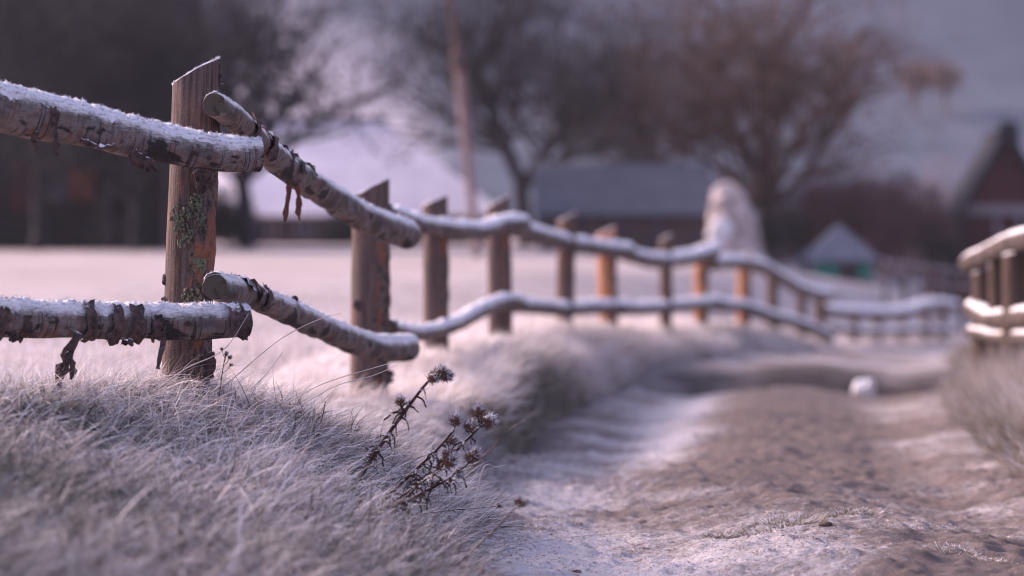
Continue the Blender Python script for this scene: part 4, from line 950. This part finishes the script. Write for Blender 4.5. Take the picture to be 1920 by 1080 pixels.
# right bank: rougher, browner
X, Y, q = sample(60000, 7.5, 26, lambda Y: (road_r(Y) - .02, road_r(Y) + 2.2), 11, 1.3); cl = fnoise(X, Y, 1.6, 47, 3); n = len(X); ang = 3.4 + q.normal(0, .9, n); th0 = q.uniform(.05, .7, n)
blades('bank_grass', X, Y, np.clip((.17 + .10 * cl) * q.uniform(.5, 1.6, n), .04, .40), np.cos(ang), np.sin(ang), th0, th0 + q.uniform(.4, 1.3, n), q.uniform(.003, .006, n), 3, np.clip(.35 + .8 * cl, 0, 1), M['straw'], 'rough brownish frosted grass on the right bank', 12)
X, Y, q = sample(9000, 10.5, 15.6, lambda Y: (road_r(Y) + .15, road_r(Y) + 1.0), 17); n = len(X); ang = 3.4 + q.normal(0, 1.0, n); th0 = q.uniform(.0, .5, n)
blades('tall_bank_grass', X, Y, q.uniform(.16, .36, n), np.cos(ang), np.sin(ang), th0, th0 + q.uniform(.3, 1.0, n), q.uniform(.003, .006, n), 4, np.clip(.35 + .7 * fnoise(X, Y, 2, 57, 2), 0, 1), M['straw'], 'tall brown frosted grass in front of the right-hand fence', 18)
# meadow just beyond the fence
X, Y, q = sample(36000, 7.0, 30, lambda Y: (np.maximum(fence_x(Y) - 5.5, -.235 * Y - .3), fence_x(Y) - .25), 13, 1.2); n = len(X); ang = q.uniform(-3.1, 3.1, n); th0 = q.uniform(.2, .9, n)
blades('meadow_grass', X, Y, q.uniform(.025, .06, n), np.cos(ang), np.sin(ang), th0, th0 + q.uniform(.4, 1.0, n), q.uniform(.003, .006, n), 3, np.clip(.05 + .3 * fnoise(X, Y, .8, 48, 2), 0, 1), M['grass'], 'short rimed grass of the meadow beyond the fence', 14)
# rimed tufts in the near strip of the track
X, Y, q = sample(95000, 4.6, 10.5, lambda Y: (road_l(Y), road_r(Y)), 15, 1.0); rp = rime_patch(X, Y) + .35 * fnoise(X, Y, 7, 49, 2); edge = np.exp(-((X - road_l(Y)) / .12) ** 2)
keep = (rp + .9 * edge + .25 * q.random(len(X))) > .72; X, Y, edge = X[keep], Y[keep], edge[keep]; n = len(X); ang = q.uniform(-3.1, 3.1, n); th0 = q.uniform(.8, 1.5, n)
blades('track_grass', X, Y, q.uniform(.006, .016, n) * (1 + 2.5 * edge), np.cos(ang), np.sin(ang), th0, th0 + q.uniform(.2, .8, n), q.uniform(.003, .0065, n), 2, np.clip(.25 + .6 * fnoise(X, Y, 5, 50, 2), 0, 1), M['grass'], 'short rimed grass growing in patches on the track', 16, road=True, clamp=False)
# darker tufts standing on the track
for k, (px, py, rad, ln, lab) in enumerate(((1468, 990, .085, .036, 'dark frosted grass tuft in the middle of the track, largest of the tufts'), (1600, 965, .06, .022, 'small frosted grass tuft right of the largest one on the track'), (1345, 1008, .05, .02, 'low frosted grass tuft left of the largest one on the track'), (1050, 980, .045, .02, 'small dark tuft on the track beside the thistles'), (1820, 1045, .09, .016, 'low pale grass tuft in the brown mud at lower right'))):
    c = hit(px, py); q = np.random.default_rng(60 + k); n = 520; a = q.uniform(0, 6.283, n); rr_ = rad * np.sqrt(q.random(n)); X = c.x + np.cos(a) * rr_ * 1.5; Y = c.y + np.sin(a) * rr_ * 1.5; th0 = q.uniform(.4, 1.1, n)
    o = blades('grass_tuft', X, Y, ln * q.uniform(.6, 1.3, n), np.cos(a) + q.normal(0, .4, n), np.sin(a) + q.normal(0, .4, n), th0, th0 + q.uniform(.3, 1.0, n), q.uniform(.0018, .003, n), 3, np.full(n, .75 if k != 4 else .3), M['grass'], lab, 70 + k, road=True, clamp=False)
    del o['kind']; o['group'] = 'grass tufts on the track'; o['category'] = 'grass tuft'
# clods and pebbles on the track
q = np.random.default_rng(90); V = []; F_ = []; n = 110
Ys = 5.0 + 8 * q.random(n) ** 1.3; Xs = road_l(Ys) + (road_r(Ys) - road_l(Ys)) * q.uniform(.03, .98, n); Zs = road_z(Xs, Ys)
oc = np.array([(1, 0, 0), (0, 1, 0), (-1, 0, 0), (0, -1, 0), (0, 0, 1), (0, 0, -.6), (.6, .6, .5), (-.6, .6, .5), (-.6, -.6, .5), (.6, -.6, .5)], float)
of = [(0, 6, 9), (9, 6, 4), (6, 1, 7), (6, 7, 4), (7, 2, 8), (7, 8, 4), (8, 3, 9), (8, 9, 4), (0, 1, 6), (1, 2, 7), (2, 3, 8), (3, 0, 9), (0, 5, 1), (1, 5, 2), (2, 5, 3), (3, 5, 0)]
for x, y, z_ in zip(Xs, Ys, Zs):
    s_ = .004 + .014 * q.random() ** 3; j = len(V); ph = q.uniform(0, 6)
    for p in oc * q.uniform(.7, 1.3, oc.shape): V.append((x + s_ * 1.4 * (p[0] * math.cos(ph) - p[1] * math.sin(ph)), y + s_ * 1.4 * (p[0] * math.sin(ph) + p[1] * math.cos(ph)), z_ + s_ * p[2] * .5))
    F_ += [(a + j, b_ + j, c_ + j) for a, b_, c_ in of]
M['clod'] = simple('clods', (0.16, 0.11, 0.095), (0.07, 0.05, 0.045), 40)
tag(link('clods', mesh_py('clods', V, F_, False), M['clod']), 'small frozen mud clods scattered on the track', 'mud', kind='stuff')

# white stone lying in the hollow of the track
def rock(name, label, px, py, Y, wpx, hpx, seed, mat, group=None):
    r = wpx / 2 / FPX * Y; hh = hpx / FPX * Y; c = at(px, py, Y); c.z = float(road_z(c.x, c.y)); bm = bmesh.new(); bmesh.ops.create_icosphere(bm, subdivisions=4, radius=1)
    for v in bm.verts:
        n_ = v.co.copy(); k_ = 1 + .38 * float(vnoise(n_.x * 1.5 + seed, n_.z * 1.5 + n_.y, 1, seed)) + .05 * float(vnoise(n_.x * 6, n_.z * 6 + n_.y * 5, 1, seed)); v.co = Vector((n_.x * r * k_, n_.y * r * .9 * k_, (n_.z * .55 + .40) * hh * k_))
    me = bpy.data.meshes.new(name); bm.to_mesh(me); bm.free(); me.polygons.foreach_set('use_smooth', [True] * len(me.polygons))
    o = link(name, me, mat); o.location = c; tag(o, label, 'stone', group); return o
rock('stone', 'rounded white stone lying in the hollow across the track', 1622, 738, 18.5, 46, 42, 3, M['stone'])
rock('stone', 'flat dark stone on the track at lower right, beside the largest grass tuft', 1545, 1012, 6.55, 26, 12, 5, M['clod'])

# ------------------------------------------------------------------ thistles and weeds
leafM = []
for v in range(4):   # spiny dry leaves: narrow folded blades with thorn tips
    q = random.Random(200 + v); V = []; F_ = []; L_ = 1.0; n = 5
    for k in range(n + 1):
        f = k / n; x = f * L_; zc = -.35 * f * f * q.uniform(.4, 1.6); w = (.11 * (1 - f) + .02) * (1 if k % 2 else .5)
        V += [(x, -w, zc + .06), (x, 0, zc), (x, w, zc + .06), (x, 0, zc - .05)]
    for k in range(n):
        o = 4 * k; F_ += [(o, o + 1, o + 5, o + 4), (o + 1, o + 2, o + 6, o + 5), (o + 2, o + 3, o + 7, o + 6), (o + 3, o, o + 4, o + 7)]
    for k in (1, 3):
        for s_ in (-1, 1):
            j = len(V); x = k / n; V += [(x - .05, s_ * .12, -.02), (x + .05, s_ * .12, -.02), (x + .12, s_ * q.uniform(.32, .5), q.uniform(-.1, .2))]; F_.append((j, j + 1, j + 2))
    me = mesh_py('spiny_leaf', V, F_, False); me.materials.append(M['thistle']); leafM.append(me)
def seed_head(parent, p, d, r, seed, rime=True):
    q = random.Random(seed); d = d.normalized(); rot = d.to_track_quat('Z', 'Y').to_matrix().to_4x4(); bm = bmesh.new()
    bmesh.ops.create_icosphere(bm, subdivisions=2, radius=1.0)
    for v in bm.verts: v.co = Vector((v.co.x * r * .8, v.co.y * r * .8, v.co.z * r * 1.1 + r * .6)) * q.uniform(.93, 1.08)
    def spikes(bm, n, l0, l1, zmin, w):
        for k in range(n):
            a = q.uniform(0, 6.283); zf = q.uniform(zmin, 1); s_ = math.sqrt(max(0, 1 - zf * zf)); nrm = Vector((math.cos(a) * s_, math.sin(a) * s_, zf)); b0 = Vector((nrm.x * r * .78, nrm.y * r * .78, nrm.z * r * 1.08 + r * .6)); dd = (nrm + Vector((q.gauss(0, .3), q.gauss(0, .3), .35))).normalized()
            o = dd.cross(Vector((.3, .5, .8))).normalized() * w; o2 = dd.cross(o).normalized() * w; vs_ = [bm.verts.new(b0 - o), bm.verts.new(b0 + o), bm.verts.new(b0 + o2 * 1.6), bm.verts.new(b0 + dd * r * q.uniform(l0, l1))]
            bm.faces.new((vs_[0], vs_[1], vs_[3])); bm.faces.new((vs_[1], vs_[2], vs_[3])); bm.faces.new((vs_[2], vs_[0], vs_[3]))
    spikes(bm, 110, .3, .95, -.8, r * .06)
    bmesh.ops.transform(bm, matrix=Matrix.Translation(p) @ rot, verts=bm.verts); me = bpy.data.meshes.new('seed_head'); bm.to_mesh(me); bm.free(); o = link('seed_head', me, M['seed'], parent)
    if rime:
        bm = bmesh.new(); spikes(bm, 75, .25, 1.0, .25, r * .06); bmesh.ops.transform(bm, matrix=Matrix.Translation(p) @ rot, verts=bm.verts); me = bpy.data.meshes.new('rime'); bm.to_mesh(me); bm.free(); link('rime', me, M['rime'], o)
    return o
def plant(name, label, cat, stems, Yd, leaves=14, group=None, leaf_len=.046):
    """stems: list of ([(px,py,dY)...], half width px, [(px,py,radius px, tilt)...])"""
    rx_, ry_ = stems[0][0][0][:2]; Yd = hit(rx_, min(ry_ + 60, 1150), 4.0).y; p0 = at(rx_, ry_, Yd); root = empty(name, p0); tag(root, label, cat, group); sd_ = int(stems[0][0][0][0])
    for si, (pts, hw, heads) in enumerate(stems):
        W = [at(p[0], p[1], Yd + (p[2] if len(p) > 2 else 0)) - p0 for p in pts]; rr0 = hw / FPX * Yd
        W = [W[0] + (W[0] - W[1]).normalized() * .07] + W; P, rr = smooth_path(W, [rr0 * (1.2 - .6 * k / (len(W) - 1)) for k in range(len(W))], 26); me, _ = tube_mesh('stem', P, rr, 7, .25, 60, sd_ + si); st = link('stem', me, M['thistle'], root)
        q = random.Random(sd_ + si)
        for k in range(leaves):
            f = q.uniform(.12, .93); i = int(f * 26); o = link('spiny_leaf', leafM[q.randrange(4)], None, st); o.location = P[i]; s_ = leaf_len * q.uniform(.5, 1.15); o.scale = (s_, s_, s_); o.rotation_euler = (q.uniform(-.6, .6), q.uniform(-.3, .9), q.uniform(-3.14, 3.14))
        for hi_, (hx_, hy_, hr, tx, tz_) in enumerate(heads):
            hp = at(hx_, hy_, Yd + q.uniform(-.02, .02)) - p0; d = Vector((tx, -.15, tz_)); r_ = hr / FPX * Yd
            i = min(range(27), key=lambda k: (P[k] - hp + Vector((-.02, 0, .03))).length); Pc, rc_ = smooth_path([P[i], P[i].lerp(hp - d.normalized() * r_ * .3, .6) + Vector((0, 0, -.004)), hp - d.normalized() * r_ * .2], [rr0 * .7, rr0 * .6, rr0 * .6], 8)
            me, _ = tube_mesh('stalk', Pc, rc_, 6, .2, 60, hi_); link('stalk', me, M['thistle'], st); seed_head(st, hp - d.normalized() * r_ * .6, d, r_, sd_ + hi_ + 10 * si)
    return root
def depth_at(px, py): return hit(px, py, 4.0).y
plant('thistle', 'tall dry thistle leaning right with one long rime-tufted head, left of the others', 'thistle',
      [([(668, 905), (705, 848), (745, 790), (790, 730), (806, 712)], 4.2, [(812, 709, 11, .9, .45), (824, 702, 13, 1, .25), (836, 704, 12, 1, .0), (828, 696, 9, .3, 1), (750, 752, 9, .1, 1)])], 6.3, 38)
plant('thistle', 'dry thistle with a cluster of four brown seed heads at its tip', 'thistle',
      [([(722, 935), (780, 880), (820, 842), (850, 808)], 3.6, [(853, 788, 11, .0, 1), (848, 826, 9, .9, .3)]),
       ([(735, 945, .03), (810, 890, .03), (860, 840, .03), (900, 800, .03)], 3.6, [(897, 772, 12, .1, 1), (915, 789, 14, .8, .5), (881, 800, 12, .6, .4)])], 6.15, 34)
plant('thistle', 'lowest dry thistle with bent dark heads, just above the track edge', 'thistle',
      [([(738, 955), (790, 925), (840, 898), (872, 874)], 3.6, [(886, 855, 14, .6, .7), (862, 886, 8, .4, -.6)]),
       ([(745, 950, -.03), (790, 905, -.03), (825, 882, -.03)], 2.5, [(842, 866, 14, .5, .8), (835, 850, 8, -.2, 1)])], 6.08, 34)
plant('dry_weed', 'thin dry weed with a single dark bud leaning over the track', 'weed',
      [([(852, 1062), (890, 1028), (935, 985), (968, 950)], 2.4, [(972, 940, 9, .3, 1), (983, 943, 7, .9, .4)])], 6.2, 6, leaf_len=.018)
plant('dry_weed', 'nearly level dry stalk with a narrow bud below the thistles', 'weed', [([(800, 962), (850, 956), (900, 952), (928, 949)], 1.4, [(937, 948, 5, 1, .05)])], 6.2, 2, leaf_len=.018)
plant('dry_weed', 'low curled dark weed at the bottom edge of the bank', 'weed', [([(862, 1075), (880, 1058), (872, 1040), (855, 1046)], 1.8, [(868, 1062, 7, .2, 1), (903, 1068, 8, .5, .8)])], 6.0, 5, leaf_len=.02)
plant('dry_weed', 'tiny branched dry weed right of the nearest post', 'weed', [([(412, 735), (416, 705), (420, 680), (424, 664)], 1.0, [(424, 664, 4, .2, 1), (431, 670, 3.5, .9, .5), (416, 655, 3, -.6, 1), (433, 684, 3, .9, .2)])], 6.42, 2, leaf_len=.012)
plant('dry_weed', 'bent rime-coated grass stem with a pale leaf right of the thistle heads', 'weed', [([(880, 880), (925, 838), (955, 806), (985, 788)], 1.3, [])], 6.4, 3, leaf_len=.02)
plant('dry_weed', 'bare upright dry stalk rising from the bank left of the thistles', 'weed', [([(600, 800), (606, 775), (610, 752)], 1.2, [])], 6.6, 3, leaf_len=.012)
plant('dry_weed', 'dark upright stem on the bank below the thistles', 'weed', [([(688, 1022), (693, 975), (697, 905)], 1.6, [])], 6.2, 2, leaf_len=.012)
# single long grass stems that stand out against the meadow and the track
for k, (pts, Yd, lab) in enumerate((
        ([(420, 725), (520, 640), (600, 598), (640, 588)], 6.5, 'long pale grass stem arching right from the nearest post'),
        ([(300, 725), (350, 690), (420, 655), (466, 588)], 6.3, 'straight pale grass stem leaning across the nearest post'),
        ([(505, 775), (600, 722), (700, 690), (752, 676)], 6.5, 'bright straight grass stem crossing before the second post'),
        ([(500, 800), (620, 728), (700, 704), (748, 682)], 6.5, 'thin grass stem just below the bright one before the second post'),
        ([(880, 1032), (980, 1018), (1100, 1004), (1245, 994)], 6.2, 'long straw-coloured stem reaching out over the track'),
        ([(470, 730), (500, 700), (530, 660)], 6.5, 'short fine grass stem between the first two posts'),
        ([(880, 1000), (905, 880), (930, 876), (950, 871)], 6.35, 'kinked rimed grass blade below the thistle heads'))):
    W = [at(x, y, Yd) for x, y in pts]; P, rr = smooth_path(W, [.0016, .0014, .0011, .0007][:len(W)], 24); me, _ = tube_mesh('tall_grass', P, rr, 5, .2, 80, k)
    a = me.attributes.new('blade', 'FLOAT_VECTOR', 'POINT'); a.data.foreach_set('vector', np.tile(np.array([.55, .6, .05], np.float32), len(me.vertices)))
    tag(link('tall_grass', me, M['straw']), lab, 'grass', 'single long grass stems')

# ------------------------------------------------------------------ misty air
V = [(x, y, z) for z in (-8, 160) for y in (-60, 720) for x in (-440, 440)]
me = mesh_py('haze', V, [(0, 2, 3, 1), (4, 5, 7, 6), (0, 1, 5, 4), (2, 6, 7, 3), (0, 4, 6, 2), (1, 3, 7, 5)], False)
hm = bpy.data.materials.new('haze'); hm.use_nodes = True; ht = hm.node_tree; ht.nodes.clear()
ho = ht.nodes.new('ShaderNodeOutputMaterial'); pv = ht.nodes.new('ShaderNodeVolumePrincipled')
pv.inputs['Color'].default_value = (0.80, 0.80, 0.88, 1); pv.inputs['Density'].default_value = 0.00035; pv.inputs['Anisotropy'].default_value = 0.0
ht.links.new(pv.outputs[0], ho.inputs['Volume'])
tag(link('haze', me, hm), 'thin cold mist filling the valley', 'mist', kind='stuff')
